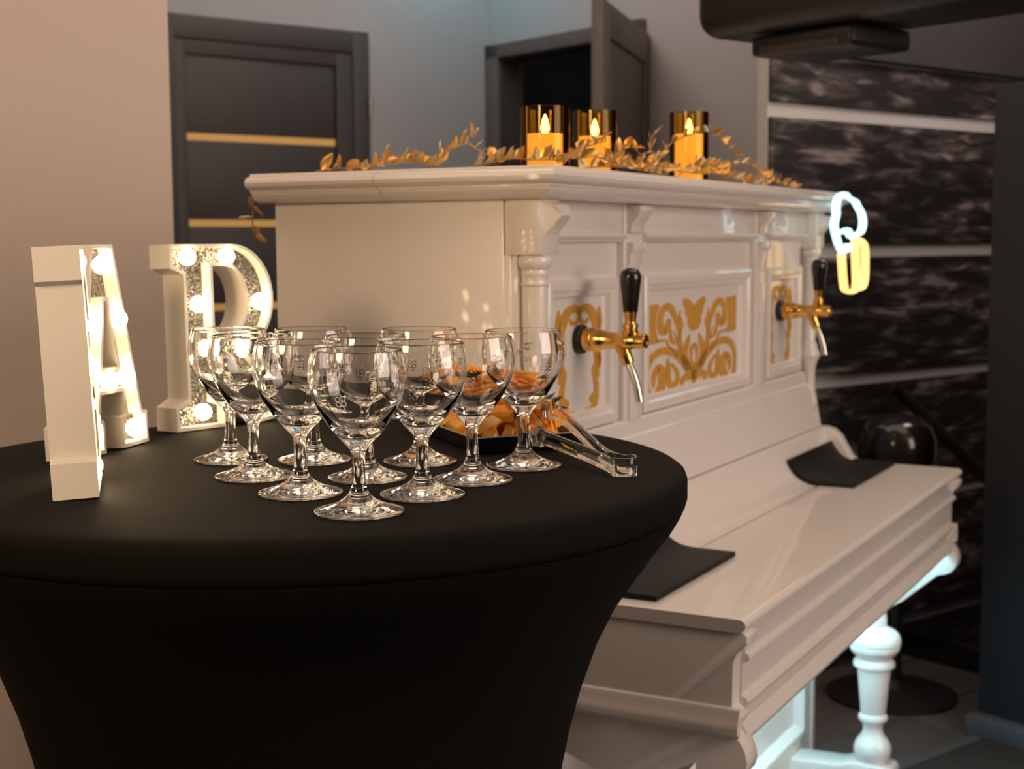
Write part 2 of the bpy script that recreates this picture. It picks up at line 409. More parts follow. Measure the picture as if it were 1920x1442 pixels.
# ------------------------------------------------------------------ piano (local frame: x along keyboard, y to the back)
AP = math.radians(28.4)
PO = Vector((0.322, 1.960, 0)); PROT = math.pi / 2 - AP
piano = thing('piano_bar', 'white painted upright piano turned into a beer bar with gold ornaments', 'piano', PO, (0, 0, PROT))
L = 1.49; LU = 1.455      # keyboard length, upper case length
VP0, VB = 0.32, 0.80
def P_(name, mb, m=PAINT, **k): return mb.obj(name, m, piano, **k)

# lid, two flaps with moulded edge
prof = [(0.030, 1.387), (0.036, 1.387), (0.0385, 1.3845), (0.0385, 1.3825), (0.044, 1.3815), (0.0495, 1.378), (0.052, 1.3725), (0.050, 1.367), (0.0445, 1.3625),
        (0.038, 1.3605), (0.0375, 1.3575), (0.0335, 1.3565), (0.0335, 1.3545), (0.031, 1.351), (0.026, 1.3455), (0.018, 1.3415), (0.012, 1.3405), (0.0, 1.3405)]
def lid_part(name, v0, v1, front, back):
    r = []
    for o_, z in prof:
        a = v0 - (o_ if front else 0); b = v1 + (min(o_, 0.02) if back else 0)
        r.append([(-o_, a, z), (LU + o_, a, z), (LU + o_, b, z), (-o_, b, z)])
    P_(name, MB().rings(r), angle=28)
lid_part('front_lid', VP0, 0.5745, True, False)
lid_part('rear_lid', 0.5757, VB, False, True)
# end panels
P_('end_panel', MB().box(0.0, 0.02, 0.3795, VB, 0.745, 1.3405), bevel=0.0015)
P_('end_panel', MB().box(LU - 0.02, LU, 0.3795, VB, 0.745, 1.3405), bevel=0.0015)
P_('end_stile', MB().box(0.006, 0.03, 0.36, 0.3795, 0.80, 1.3405))
P_('back_panel', MB().box(0.02, LU - 0.02, VB - 0.03, VB - 0.005, 0.0, 1.34))
# corner posts with turned columns
for s, u0 in ((1, 0.0), (-1, LU)):
    q = lambda u: u0 + s * u
    a, b = sorted((q(-0.001), q(0.062)))
    P_('post', MB().box(a, b, 0.318, 0.372, 1.2585, 1.3405), bevel=0.0012)
    a, b = sorted((q(0.002), q(0.075)))
    P_('post_back', MB().box(a, b, 0.368, 0.40, 0.82, 1.2585), bevel=0.001)
    # faceted pendant
    u1, u2 = q(0.014), q(0.058)
    y0 = 0.318; yp = 0.292
    um = q(0.036)
    vs = [(u1, y0, 1.336), (u2, y0, 1.336), (u1, yp + 0.008, 1.332), (u2, yp + 0.008, 1.332), (u1, yp, 1.316), (u2, yp, 1.316), (u1, y0, 1.288), (u2, y0, 1.288)]
    vs[4] = (q(0.020), yp, 1.316); vs[5] = (q(0.052), yp, 1.316)
    P_('pendant', MB().add(vs, [(0, 1, 3, 2), (2, 3, 5, 4), (4, 5, 7, 6), (0, 2, 4, 6), (1, 7, 5, 3), (0, 6, 7, 1)]), angle=5)
    cp = [(0.0245, 1.2585), (0.0265, 1.2545), (0.0272, 1.2500), (0.0268, 1.2455), (0.0245, 1.2400), (0.0205, 1.2365), (0.0205, 1.2315), (0.0215, 1.2300), (0.0205, 1.2285), (0.0195, 1.2200),
          (0.0200, 1.2165), (0.0222, 1.2150), (0.0215, 1.2125), (0.0200, 1.2115), (0.0185, 1.1000), (0.0165, 1.040), (0.019, 1.0365), (0.0215, 1.032), (0.0215, 1.028), (0.0245, 1.020), (0.0285, 1.011),
          (0.0285, 1.006), (0.0225, 0.996), (0.0195, 0.985), (0.0175, 0.975), (0.0165, 0.955), (0.0170, 0.930), (0.0195, 0.908), (0.0235, 0.896), (0.0240, 0.888), (0.0205, 0.884), (0.0205, 0.874), (0.025, 0.870), (0.0265, 0.862), (0.0265, 0.834), (0.024, 0.83)]
    P_('column', MB().lathe(list(reversed(cp)), 28, (q(0.03), 0.343, 0)), angle=45)
# front body
MAINB = MB().box(0.06, LU - 0.06, 0.356, 0.39, 0.93, 1.3405)
P_('front_board', MAINB)
bays = [(0.078, 0.340), (0.452, 1.020), (1.132, LU - 0.078)]
pil = [(0.356, 0.438), (1.034, 1.116)]
for a, b in bays:
    P_('frieze_panel', MB().box(a - 0.012, b + 0.012, 0.343, 0.357, 1.289, 1.3405), bevel=0.001)
    r = [[(a - 0.014, 0.357, z), (b + 0.014, 0.357, z), (b + 0.014, y, z), (a - 0.014, y, z)] for y, z in ((0.343, 1.292), (0.336, 1.290), (0.334, 1.286), (0.338, 1.282), (0.343, 1.2815), (0.346, 1.277))]
    P_('frieze_moulding', MB().rings(r), angle=40)
# pilasters with corbels
for a, b in pil:
    P_('pilaster', MB().box(a, b, 0.343, 0.358, 0.955, 1.3405).box(a + 0.018, b - 0.018, 0.338, 0.344, 0.97, 1.19), bevel=0.0015)
    to3 = lambda y, z, w: (w, y, z)
    P_('corbel', MB().prism([(0.345, 1.338), (0.318, 1.338), (0.316, 1.330), (0.322, 1.318), (0.331, 1.308), (0.334, 1.300), (0.334, 1.292), (0.345, 1.290)], a + 0.012, b - 0.016, to3), bevel=0.001)
    P_('corbel', MB().prism([(0.345, 1.276), (0.330, 1.276), (0.330, 1.262), (0.336, 1.255), (0.336, 1.245), (0.340, 1.230), (0.342, 1.215), (0.345, 1.205)], a + 0.012, b - 0.016, to3), bevel=0.001)
# framed panels
for i, (a, b) in enumerate(bays):
    z0, z1 = 0.975, 1.218
    fr = MB()
    frp = [(0.0, 0.357), (0.0, 0.346), (0.005, 0.343), (0.016, 0.343), (0.020, 0.347), (0.026, 0.348), (0.031, 0.3565)]
    r = [[(a + o_, y, z0 + o_), (b - o_, y, z0 + o_), (b - o_, y, z1 - o_), (a + o_, y, z1 - o_)] for o_, y in frp]
    fr.rings(r, cap0=False, cap1=False)
    P_('panel_frame', fr, angle=30)
# gold ornaments (painted relief, 0.8 mm proud)
def stroke(mb, pts, ws, f):
    pp = catmull([(x, y, w) for (x, y), w in zip(pts, ws)], 5)
    Lp = []; Rp = []
    for i, p in enumerate(pp):
        t = pp[min(i + 1, len(pp) - 1)] - pp[max(i - 1, 0)]
        n = Vector((-t.y, t.x)).normalized() if (t.x or t.y) else Vector((0, 1))
        w = max(p.z, 0.002) / 2
        Lp.append((p.x + n.x * w, p.y + n.y * w)); Rp.append((p.x - n.x * w, p.y - n.y * w))
    k = len(Lp)
    vs = [f(*q) for q in Lp + Rp]
    mb.add(vs, [(i, i + 1, k + i + 1, k + i) for i in range(k - 1)])
def poly(mb, pts, f):
    tri = tessellate_polygon([[Vector((a, b, 0)) for a, b in pts]])
    mb.add([f(*q) for q in pts], [tuple(t) for t in tri])
YO = 0.3545
def finish_orn(mb):
    me = mb.mesh('gold_ornament', GOLDP, weld=False, smooth=False)
    o = link('gold_ornament', me, piano)
    bm = bmesh.new(); bm.from_mesh(me)
    for f in bm.faces:
        if f.normal.y > 0: f.normal_flip()
    bm.to_mesh(me); bm.free()
    sol = o.modifiers.new('thick', 'SOLIDIFY'); sol.thickness = 0.0015; sol.offset = -1
    o['label'] = 'gold painted scroll ornament'
    return o
# middle ornament, px space of a crop mapped to u,z; left half mirrored
def mid_map(sgn):
    def f(x, y):
        k = (575 - x) / 500.0
        return (0.7175 - sgn * k * 0.236, YO, 1.166 - (y - 250) / 1050.0 * 0.188)
    return f
mb = MB()
for sg in (1, -1):
    f = mid_map(sg)
    poly(mb, [(75, 250), (130, 262), (195, 262), (205, 300), (178, 370), (168, 480), (185, 600), (200, 640), (150, 660), (75, 655)], f)
    stroke(mb, [(170, 640), (230, 640), (280, 650), (300, 700), (340, 760), (395, 830)], [30, 30, 26, 18, 20, 26], f)
    stroke(mb, [(305, 425), (285, 520), (245, 545), (215, 470), (228, 360), (275, 295), (330, 330), (375, 440), (408, 560), (428, 700), (450, 850), (515, 985)], [40, 70, 80, 62, 56, 74, 66, 46, 36, 34, 44, 80], f)
    stroke(mb, [(420, 350), (415, 420), (440, 500), (425, 580), (420, 650)], [4, 26, 34, 26, 16], f)
    stroke(mb, [(325, 520), (322, 600), (345, 670), (400, 690)], [8, 34, 40, 20], f)
    stroke(mb, [(355, 560), (385, 640), (405, 720), (425, 800)], [10, 22, 20, 20], f)
    stroke(mb, [(530, 1000), (450, 880), (350, 780), (230, 745), (130, 800), (88, 930), (92, 1090), (120, 1225), (190, 1190), (235, 1085), (238, 970), (205, 905), (165, 960), (150, 1050), (158, 1110)],
           [90, 80, 80, 80, 66, 46, 46, 100, 96, 84, 76, 66, 60, 36, 8], f)
    stroke(mb, [(292, 830), (300, 930), (305, 1030), (320, 1110), (365, 1120), (398, 1050), (380, 970), (330, 890)], [10, 50, 40, 60, 60, 46, 40, 20], f)
    stroke(mb, [(575, 1060), (510, 1060), (455, 1085), (445, 1140)], [120, 90, 60, 30], f)
    poly(mb, [(577, 320), (535, 262), (480, 225), (450, 240), (452, 300), (480, 350), (478, 400), (500, 430), (500, 500), (530, 570), (577, 585)], f)
    stroke(mb, [(525, 620), (500, 700), (480, 800), (500, 900), (530, 1000)], [14, 52, 50, 44, 36], f)
    stroke(mb, [(577, 720), (548, 770), (543, 860), (560, 950)], [20, 40, 22, 20], f)
    poly(mb, [(577, 940), (540, 1000), (545, 1090), (577, 1220)], f)
finish_orn(mb)
def car_map(uc, sgn):
    def f(x, y): return (uc + sgn * (x - 340) / 210.0 * 0.079, YO, 1.175 - (y - 140) / 1250.0 * 0.200)
    return f
for uc in (0.209, 1.246):
    mb = MB()
    for sg in (1, -1):
        f = car_map(uc, sg)
        stroke(mb, [(345, 215), (365, 175), (410, 165), (455, 200), (490, 280), (515, 380), (512, 480), (500, 580), (520, 680), (520, 740), (490, 810), (500, 900), (512, 1000), (505, 1110), (485, 1190), (430, 1225), (390, 1240), (372, 1300)],
               [20, 70, 80, 80, 80, 70, 50, 44, 60, 60, 50, 44, 46, 50, 56, 70, 60, 16], f)
        stroke(mb, [(345, 210), (348, 270), (375, 310), (415, 300), (428, 265)], [24, 34, 44, 40, 10], f)
        stroke(mb, [(530, 420), (548, 330), (540, 240), (540, 165)], [30, 46, 40, 8], f)
        stroke(mb, [(512, 700), (540, 640), (545, 740), (520, 840), (540, 890)], [20, 30, 40, 34, 30], f)
        stroke(mb, [(470, 1150), (460, 1100), (485, 1050)], [20, 40, 10], f)
        stroke(mb, [(405, 1230), (402, 1280), (400, 1325)], [50, 40, 10], f)
        stroke(mb, [(340, 1270), (338, 1330), (336, 1390)], [14, 30, 8], f)
        stroke(mb, [(340, 180), (340, 220)], [24, 10], f)
    finish_orn(mb)
# lower rail and fall board
to_u = lambda y, z, w: (w, y, z)
P_('bottom_rail', MB().prism([(0.39, 0.972), (0.346, 0.972), (0.341, 0.968), (0.339, 0.945), (0.334, 0.941), (0.39, 0.93)], 0.06, LU - 0.06, to_u), angle=30)
P_('fall_board', MB().prism([(0.39, 0.9415), (0.336, 0.9415), (0.330, 0.925), (0.3165, 0.846), (0.314, 0.840), (0.39, 0.840)], 0.045, L - 0.045, to_u), angle=30)
COVE = [(0.2275, 0.7505), (0.245, 0.7535), (0.262, 0.760), (0.277, 0.7705), (0.289, 0.785), (0.298, 0.802), (0.304, 0.820)]
P_('fall_flap', MB().prism([(0.39, 0.838), (0.311, 0.838), (0.3075, 0.834)] + list(reversed(COVE)) + [(0.2275, 0.70), (0.39, 0.70)], 0.045, L - 0.045, to_u), angle=30)
P_('key_slot', MB().box(0.04, L - 0.04, 0.2215, 0.228, 0.70, 0.742), BLACKPL)
# keyboard lid and front mouldings
P_('key_lid', MB().prism([(0.222, 0.752), (0.006, 0.752), (0.001, 0.7505), (-0.0025, 0.747), (-0.0035, 0.742), (-0.001, 0.737), (0.005, 0.733), (0.222, 0.733)], -0.004, L + 0.004, to_u), angle=28)
P_('key_slip', MB().prism([(0.03, 0.733), (0.006, 0.733), (0.0085, 0.715), (0.0085, 0.696), (0.003, 0.692), (0.002, 0.687), (0.005, 0.683), (0.013, 0.680), (0.013, 0.634), (0.008, 0.630), (0.03, 0.630)], 0.03, L - 0.03, to_u), angle=28)
P_('apron', MB().prism([(0.03, 0.630), (0.006, 0.630), (0.003, 0.624), (0.006, 0.616), (0.013, 0.603), (0.013, 0.594), (0.007, 0.585), (0.003, 0.573), (0.006, 0.566), (0.02, 0.562), (0.03, 0.566)], 0.03, L - 0.03, to_u), angle=28)
cheek = [(0.345, 0.836), (0.307, 0.835), (0.290, 0.830), (0.274, 0.816), (0.258, 0.789), (0.246, 0.769), (0.236, 0.760), (0.222, 0.7335), (0.008, 0.7335), (0.000, 0.7325), (-0.004, 0.727), (-0.004, 0.717), (0.001, 0.710), (0.010, 0.702), (0.0155, 0.688),
         (0.0165, 0.622), (0.009, 0.618), (0.004, 0.608), (0.010, 0.596), (0.014, 0.585), (0.004, 0.575), (-0.004, 0.560), (-0.007, 0.545), (-0.004, 0.530), (0.006, 0.518), (0.020, 0.511), (0.037, 0.507),
         (0.066, 0.481), (0.092, 0.458), (0.115, 0.437), (0.140, 0.421), (0.20, 0.402), (0.345, 0.39)]
P_('cheek', MB().prism(cheek, 0.0, 0.046, to_u), bevel=0.0012, angle=30)
P_('cheek', MB().prism(cheek, L - 0.046, L, to_u), bevel=0.0012, angle=30)
for u0, u1 in ((-0.0135, 0.0), (L, L + 0.0135)):
    w0, w1 = (u0, u1) if u0 < 0 else (u1, u0)
    pr = [(0.0, 0.624), (0.35, 0.622), (0.55, 0.615), (0.6, 0.608), (0.9, 0.602), (1.0, 0.595), (0.9, 0.588), (0.55, 0.585), (0.4, 0.5815), (0.0, 0.5805)]
    k = (w0 - w1)
    mbm = MB(); n = len(pr)
    mbm.rings([[(w1 + k * a, v, z) for a, z in pr] for v in (0.004, VB)])
    P_('side_moulding', mbm, angle=35)
P_('side_board', MB().box(0.004, 0.03, 0.33, VB, 0.02, 0.75), bevel=0.001)
P_('side_board', MB().box(L - 0.03, L - 0.004, 0.33, VB, 0.02, 0.75), bevel=0.001)
# lower case: knee board with framed panel
P_('knee_board', MB().box(0.03, L - 0.03, 0.345, 0.37, 0.02, 0.70))
kf = MB(); a, b, z0, z1 = 0.03, L - 0.004, 0.02, 0.56
r = [[(a + o_, y, z0 + o_ * 0.9), (b - o_, y, z0 + o_ * 0.9), (b - o_, y, z1 - o_), (a + o_, y, z1 - o_)] for o_, y in ((0, 0.346), (0, 0.332), (0.085, 0.332), (0.090, 0.325), (0.105, 0.325), (0.112, 0.333), (0.125, 0.3455))]
kf.rings(r, cap0=False, cap1=False)
P_('knee_frame', kf, angle=30)
for u in (0.155, 1.335):
    lp = [(0.036, 0.085), (0.041, 0.100), (0.0425, 0.112), (0.041, 0.124), (0.035, 0.136), (0.027, 0.146), (0.0225, 0.158), (0.0225, 0.170), (0.027, 0.177), (0.0325, 0.182), (0.0335, 0.188), (0.0315, 0.194), (0.0265, 0.197),
          (0.029, 0.203), (0.0375, 0.300), (0.0375, 0.303), (0.0465, 0.309), (0.0475, 0.3145), (0.0455, 0.321), (0.039, 0.327), (0.043, 0.333), (0.052, 0.342), (0.0555, 0.349), (0.0545, 0.3515), (0.0575, 0.354), (0.0575, 0.3575), (0.0560, 0.360),
          (0.0590, 0.363), (0.0590, 0.372), (0.055, 0.384), (0.045, 0.393), (0.033, 0.398), (0.0275, 0.402), (0.026, 0.412), (0.0275, 0.418), (0.026, 0.424), (0.0255, 0.435), (0.030, 0.443), (0.0335, 0.448), (0.0335, 0.453), (0.026, 0.457), (0.026, 0.470), (0.034, 0.476), (0.036, 0.49), (0.036, 0.565)]
    P_('leg', MB().lathe(lp, 32, (u, 0.15, 0)), angle=40)
    tz = MB().prism([(0.098, 0.0), (0.098, 0.07), (0.105, 0.08), (0.14, 0.086), (0.19, 0.086), (0.22, 0.075), (0.345, 0.07), (0.345, 0.0)], u - 0.042, u + 0.042, to_u)
    P_('toe_block', tz, bevel=0.006, seg=3)
P_('keybed', MB().box(0.03, L - 0.03, 0.02, 0.345, 0.60, 0.70))
P_('bottom_board', MB().box(0.03, L - 0.03, 0.33, VB, 0.0, 0.03))

# LED strip under the keybed
led = MB().box(0.10, L - 0.06, 0.060, 0.075, 0.5925, 0.5995).obj('led_strip', LED, None)
led.location = PO; led.rotation_euler = (0, 0, PROT)
tag(led, 'cold white LED strip just behind the apron under the piano keybed', 'led strip', 'LED strips under the piano')
led2 = MB().box(0.10, L - 0.06, 0.245, 0.275, 0.5925, 0.5995).obj('led_strip', LED, None)  # second strip, added to brighten the knee board
led2.location = PO; led2.rotation_euler = (0, 0, PROT)
tag(led2, 'added cold white LED strip brightening the knee board under the piano', 'led strip', 'LED strips under the piano')

# taps
def tap(u, label):
    loc = PO + Vector((sin(AP), cos(AP), 0)) * u + Vector((-cos(AP), sin(AP), 0)) * 0.3545 + Vector((0, 0, 1.121))
    t = thing('beer_tap', label, 'tap', loc, (0, 0, PROT), 'golden beer taps on the piano front')
    n = (0, -1, 0)
    MB().lathe([(0.0, 0.0), (0.0225, 0.0), (0.0235, 0.002), (0.0235, 0.008), (0.021, 0.011), (0.012, 0.0115)], 32, (0, 0, 0), ax=n).obj('flange', BLACKPL, t)
    MB().lathe([(0.012, 0.010), (0.0185, 0.0102), (0.0190, 0.0115), (0.0190, 0.0255), (0.0182, 0.0262), (0.0182, 0.027), (0.0190, 0.0278), (0.0190, 0.034), (0.016, 0.042), (0.0140, 0.052), (0.0128, 0.064), (0.0128, 0.072), (0.0140, 0.078), (0.0146, 0.088), (0.0128, 0.096),
                (0.0122, 0.099), (0.0122, 0.116), (0.0108, 0.1175), (0.0065, 0.1178), (0.0060, 0.1165), (0.0, 0.1165)], 32, (0, 0, 0), ax=n).obj('tap_body', BRASS, t, angle=30)
    hy = -0.090
    MB().lathe([(0.011, 0.0), (0.0125, 0.010), (0.0125, 0.0175), (0.0112, 0.0185), (0.0112, 0.0195), (0.0125, 0.0205), (0.0125, 0.026), (0.0115, 0.0275), (0.0090, 0.028), (0.0088, 0.031), (0.0108, 0.0445), (0.0108, 0.046), (0.0, 0.046)], 24, (0, hy, 0)).obj('collar', BRASS, t, angle=30)
    MB().lathe([(0.0, 0.0455), (0.0112, 0.0455), (0.0120, 0.048), (0.0132, 0.062), (0.0155, 0.082), (0.0172, 0.096), (0.0174, 0.101), (0.0162, 0.1065), (0.0128, 0.1115), (0.007, 0.1145), (0.0, 0.1152)], 32, (0, hy, 0)).obj('handle', BLACKGL, t)
    d0 = Vector((0, -0.074, -0.004)); dd_ = Vector((0, -0.38, -0.925)).normalized()
    MB().lathe([(0.0125, 0.0), (0.0105, 0.018), (0.0098, 0.034), (0.0090, 0.0355), (0.0, 0.0355)], 24, tuple(d0), ax=dd_).obj('spout_socket', BRASS, t, angle=30)
    p0 = d0 + dd_ * 0.033
    MB().tube(catmull([p0, p0 + Vector((0, -0.009, -0.020)), p0 + Vector((0, -0.0155, -0.040)), p0 + Vector((0, -0.0200, -0.062))], 5), 0.0066, 16).obj('spout', STEEL, t)
    return t
tap(0.206, 'golden beer tap nearer the glasses, black handle, on the left gold frame')
tap(1.236, 'golden beer tap at the far right of the piano front beside the neon sign')

# bar mats bent up against the fall board
def barmat(u0, u1, label):
    t = MB()
    path = [(0.147, 0.7532), (0.200, 0.7532), (0.222, 0.7535), (0.243, 0.7560), (0.260, 0.7625), (0.2745, 0.7730), (0.2860, 0.7870), (0.2945, 0.8020)]
    if u0 < 0.5: path = path[:6]
    th = 0.0075
    pts = catmull([(v, z, 0) for v, z in path], 4)
    up_ = []
    for i, p in enumerate(pts):
        t_ = (pts[min(i + 1, len(pts) - 1)] - pts[max(i - 1, 0)]).normalized()
        n = Vector((-t_.y, t_.x, 0)); up_.append(p + n * th)
    pol = [(p.x, p.y) for p in pts] + [(p.x, p.y) for p in reversed(up_)]
    t.prism(pol, u0, u1, to_u)
    o = t.obj('bar_mat', RUBBER, None, bevel=0.0015, angle=40)
    o.location = PO; o.rotation_euler = (0, 0, PROT)
    tag(o, label, 'mat', 'black bar mats on the piano keyboard lid')
    return o
barmat(0.035, 0.377, 'black rubber bar mat nearest the round table, on the white keyboard lid')
barmat(1.118, 1.476, 'black rubber bar mat at the far end of the white keyboard lid')

# ------------------------------------------------------------------ round table with stretch cover
TC = Vector((-0.228, 1.545, 0)); TZ = 1.04
tbl = thing('cocktail_table', 'round high cocktail table in a black stretch cover, front left', 'table', TC)
tp = [(0.0, TZ - 0.02), (0.411, TZ - 0.02)]
MB().lathe([(0.0, TZ), (0.20, TZ), (0.36, TZ), (0.398, TZ - 0.0002), (0.408, TZ - 0.002), (0.4135, TZ - 0.006), (0.4155, TZ - 0.012), (0.4155, TZ - 0.030), (0.4135, TZ - 0.037), (0.405, TZ - 0.040), (0.0, TZ - 0.040)], 128).obj('top_cover', CLOTH, tbl, angle=60)
MB().lathe([(0.4128, TZ - 0.0380), (0.409, TZ - 0.047), (0.400, TZ - 0.062), (0.386, TZ - 0.080), (0.365, 0.930), (0.343, 0.898), (0.322, 0.855), (0.303, 0.80), (0.291, 0.755), (0.282, 0.71), (0.272, 0.62), (0.268, 0.52), (0.270, 0.40), (0.280, 0.25), (0.300, 0.10), (0.318, 0.015), (0.316, 0.008), (0.30, 0.008)], 128, caps=False).obj('skirt', CLOTH, tbl, angle=60)
MB().lathe([(0.0, 0.0), (0.30, 0.0), (0.30, 0.012), (0.05, 0.03), (0.035, 0.05), (0.035, TZ - 0.041), (0.0, TZ - 0.041)], 32).obj('pedestal', STEEL, tbl)

# ------------------------------------------------------------------ wine glasses
outer = [(0.0, 0.0012), (0.030, 0.0008), (0.0375, 0.0004), (0.0398, 0.0010), (0.0402, 0.0020), (0.0392, 0.0032), (0.034, 0.0048), (0.026, 0.0071), (0.018, 0.0104), (0.0125, 0.0140), (0.0090, 0.0180), (0.0072, 0.0220), (0.0064, 0.0260)]
stem = [(0.0064, 0.0260), (0.0060, 0.032), (0.0057, 0.040), (0.0058, 0.048), (0.0062, 0.0530)]
bowl = [(0.0062, 0.0530), (0.0072, 0.0562), (0.0105, 0.0605), (0.0155, 0.0658), (0.0215, 0.0725), (0.0275, 0.0805), (0.0335, 0.0900), (0.0385, 0.1000), (0.0415, 0.1090), (0.0432, 0.1170), (0.0436, 0.1235), (0.0430, 0.1310), (0.0418, 0.1380), (0.0402, 0.1445), (0.0397, 0.1456), (0.0391, 0.1450),
        (0.0407, 0.1380), (0.0419, 0.1310), (0.0425, 0.1235), (0.0421, 0.1170), (0.0404, 0.1090), (0.0372, 0.1005), (0.0318, 0.0915), (0.0252, 0.0832), (0.0180, 0.0765), (0.0110, 0.0722), (0.0050, 0.0703), (0.0, 0.0699)]
def smooth_prof(p, n=3): return [(max(q.x, 0.0), q.y) for q in catmull([(a, b, 0) for a, b in p], n)]
foot_me = MB().lathe(smooth_prof(outer), 72, caps=False).mesh('foot', GLASS, angle=70)
stem_me = MB().lathe(smooth_prof(stem), 72, caps=False).mesh('stem', GLASS, angle=70)
bowl_me = MB().lathe(smooth_prof(bowl), 72, caps=False).mesh('bowl', GLASS, angle=70)
for me, flip in ((foot_me, 0), (stem_me, 0), (bowl_me, 0)):   # make sure open shells face outward
    bm = bmesh.new(); bm.from_mesh(me); bm.normal_update()
    ref = max(bm.faces, key=lambda f: f.calc_center_median().xy.length)
    c = ref.calc_center_median()
    if ref.normal.dot(Vector((c.x, c.y, 0))) < 0:
        for f in bm.faces: f.normal_flip()
    bm.to_mesh(me); bm.free()
def rbowl(z):
    p = bowl[:14]
    for (a, b), (c, d) in zip(p, p[1:]):
        if b <= z <= d: return a + (c - a) * (z - b) / (d - b)
    return 0.04
def onbowl(phi, z, e=0.00015):
    r = rbowl(z) + e
    return Vector((r * cos(phi), r * sin(phi), z))
def grapes(phi0, z0):
    mb = MB()
    for dx, dz, ry in ((-0.0028, 0.0022, 0), (0.0024, 0.0030, 0), (-0.0024, -0.0022, 0), (0.0028, -0.0016, 0), (0.0004, -0.0058, 0)):
        pts = [onbowl(phi0 + (dx + 0.0024 * cos(t)) / 0.043, z0 + dz + 0.0021 * sin(t)) for t in [2 * PI * k / 14 for k in range(14)]]
        mb.tube(pts, 0.00042, 4, closed=True)
    return mb.mesh('etched_motif', ETCH, weld=False)
def scroll(phi0, z0):
    mb = MB()
    P1 = [(-6, 3), (-3, 4.5), (0, 3), (3, 4), (5, 2.5), (2, 1.5), (0, 2), (-2, -0.5), (1, -2), (4, -1), (3, -3.5), (0, -4), (-2.5, -3)]
    pts = catmull([(a, b, 0) for a, b in P1], 4)
    mb.tube([onbowl(phi0 + p.x * 0.00085 / 0.043, z0 + p.y * 0.0009) for p in pts], 0.00038, 4)
    for k in range(5):
        a = phi0 + (0.006 + 0.0016 * k) / 0.043; z = z0 - 0.004 - 0.0006 * (k % 3)
        mb.tube([onbowl(a, z), onbowl(a + 0.02, z - 0.002), onbowl(a + 0.012, z - 0.0042)], 0.00032, 4)
    return mb.mesh('etched_motif', ETCH, weld=False)
motifs = []
for k in range(4):
    a = 2 * PI * k / 4
    motifs += [grapes(a + 0.2, 0.103), scroll(a + 0.85, 0.125)]
glass_xy = [(-0.136, 1.257), (-0.202, 1.353), (-0.085, 1.341), (-0.264, 1.454), (-0.147, 1.441), (-0.040, 1.425), (-0.310, 1.568), (-0.217, 1.560), (-0.100, 1.548), (0.012, 1.515)]
glab = ['empty wine glass at the front tip of the triangle of glasses',
        'left wine glass of the second row, just behind the front glass',
        'right wine glass of the second row, in front of the fruit tray',
        'left wine glass of the third row, before the letter R',
        'middle wine glass of the third row, straight behind the front glass',
        'right wine glass of the third row, before the heap of orange',
        'leftmost wine glass of the back row, touching the letter R in view',
        'second wine glass from the left in the back row',
        'third wine glass from the left in the back row, beside the tray',
        'rightmost wine glass of the back row, beside the clear tongs']
def make_glass():
    g = thing('wine_glass', '', 'glass')
    link('foot', foot_me, g); link('stem', stem_me, g)
    b = link('bowl', bowl_me, g)
    for m_ in motifs: link('etched_motif', m_, b)
    return g
g0 = make_glass()
for i, ((x, y), lab) in enumerate(zip(glass_xy, glab)):
    g = g0 if i == 0 else copy_tree(g0)
    g.location = (x, y, TZ + 0.0003); g.rotation_euler = (0, 0, [4.25, 4.0, 4.4, 4.1, 3.2, 4.5, 3.6, 5.0, 4.8, 5.3][i])
    g['label'] = lab; g['group'] = 'wine glasses set out in a triangle'

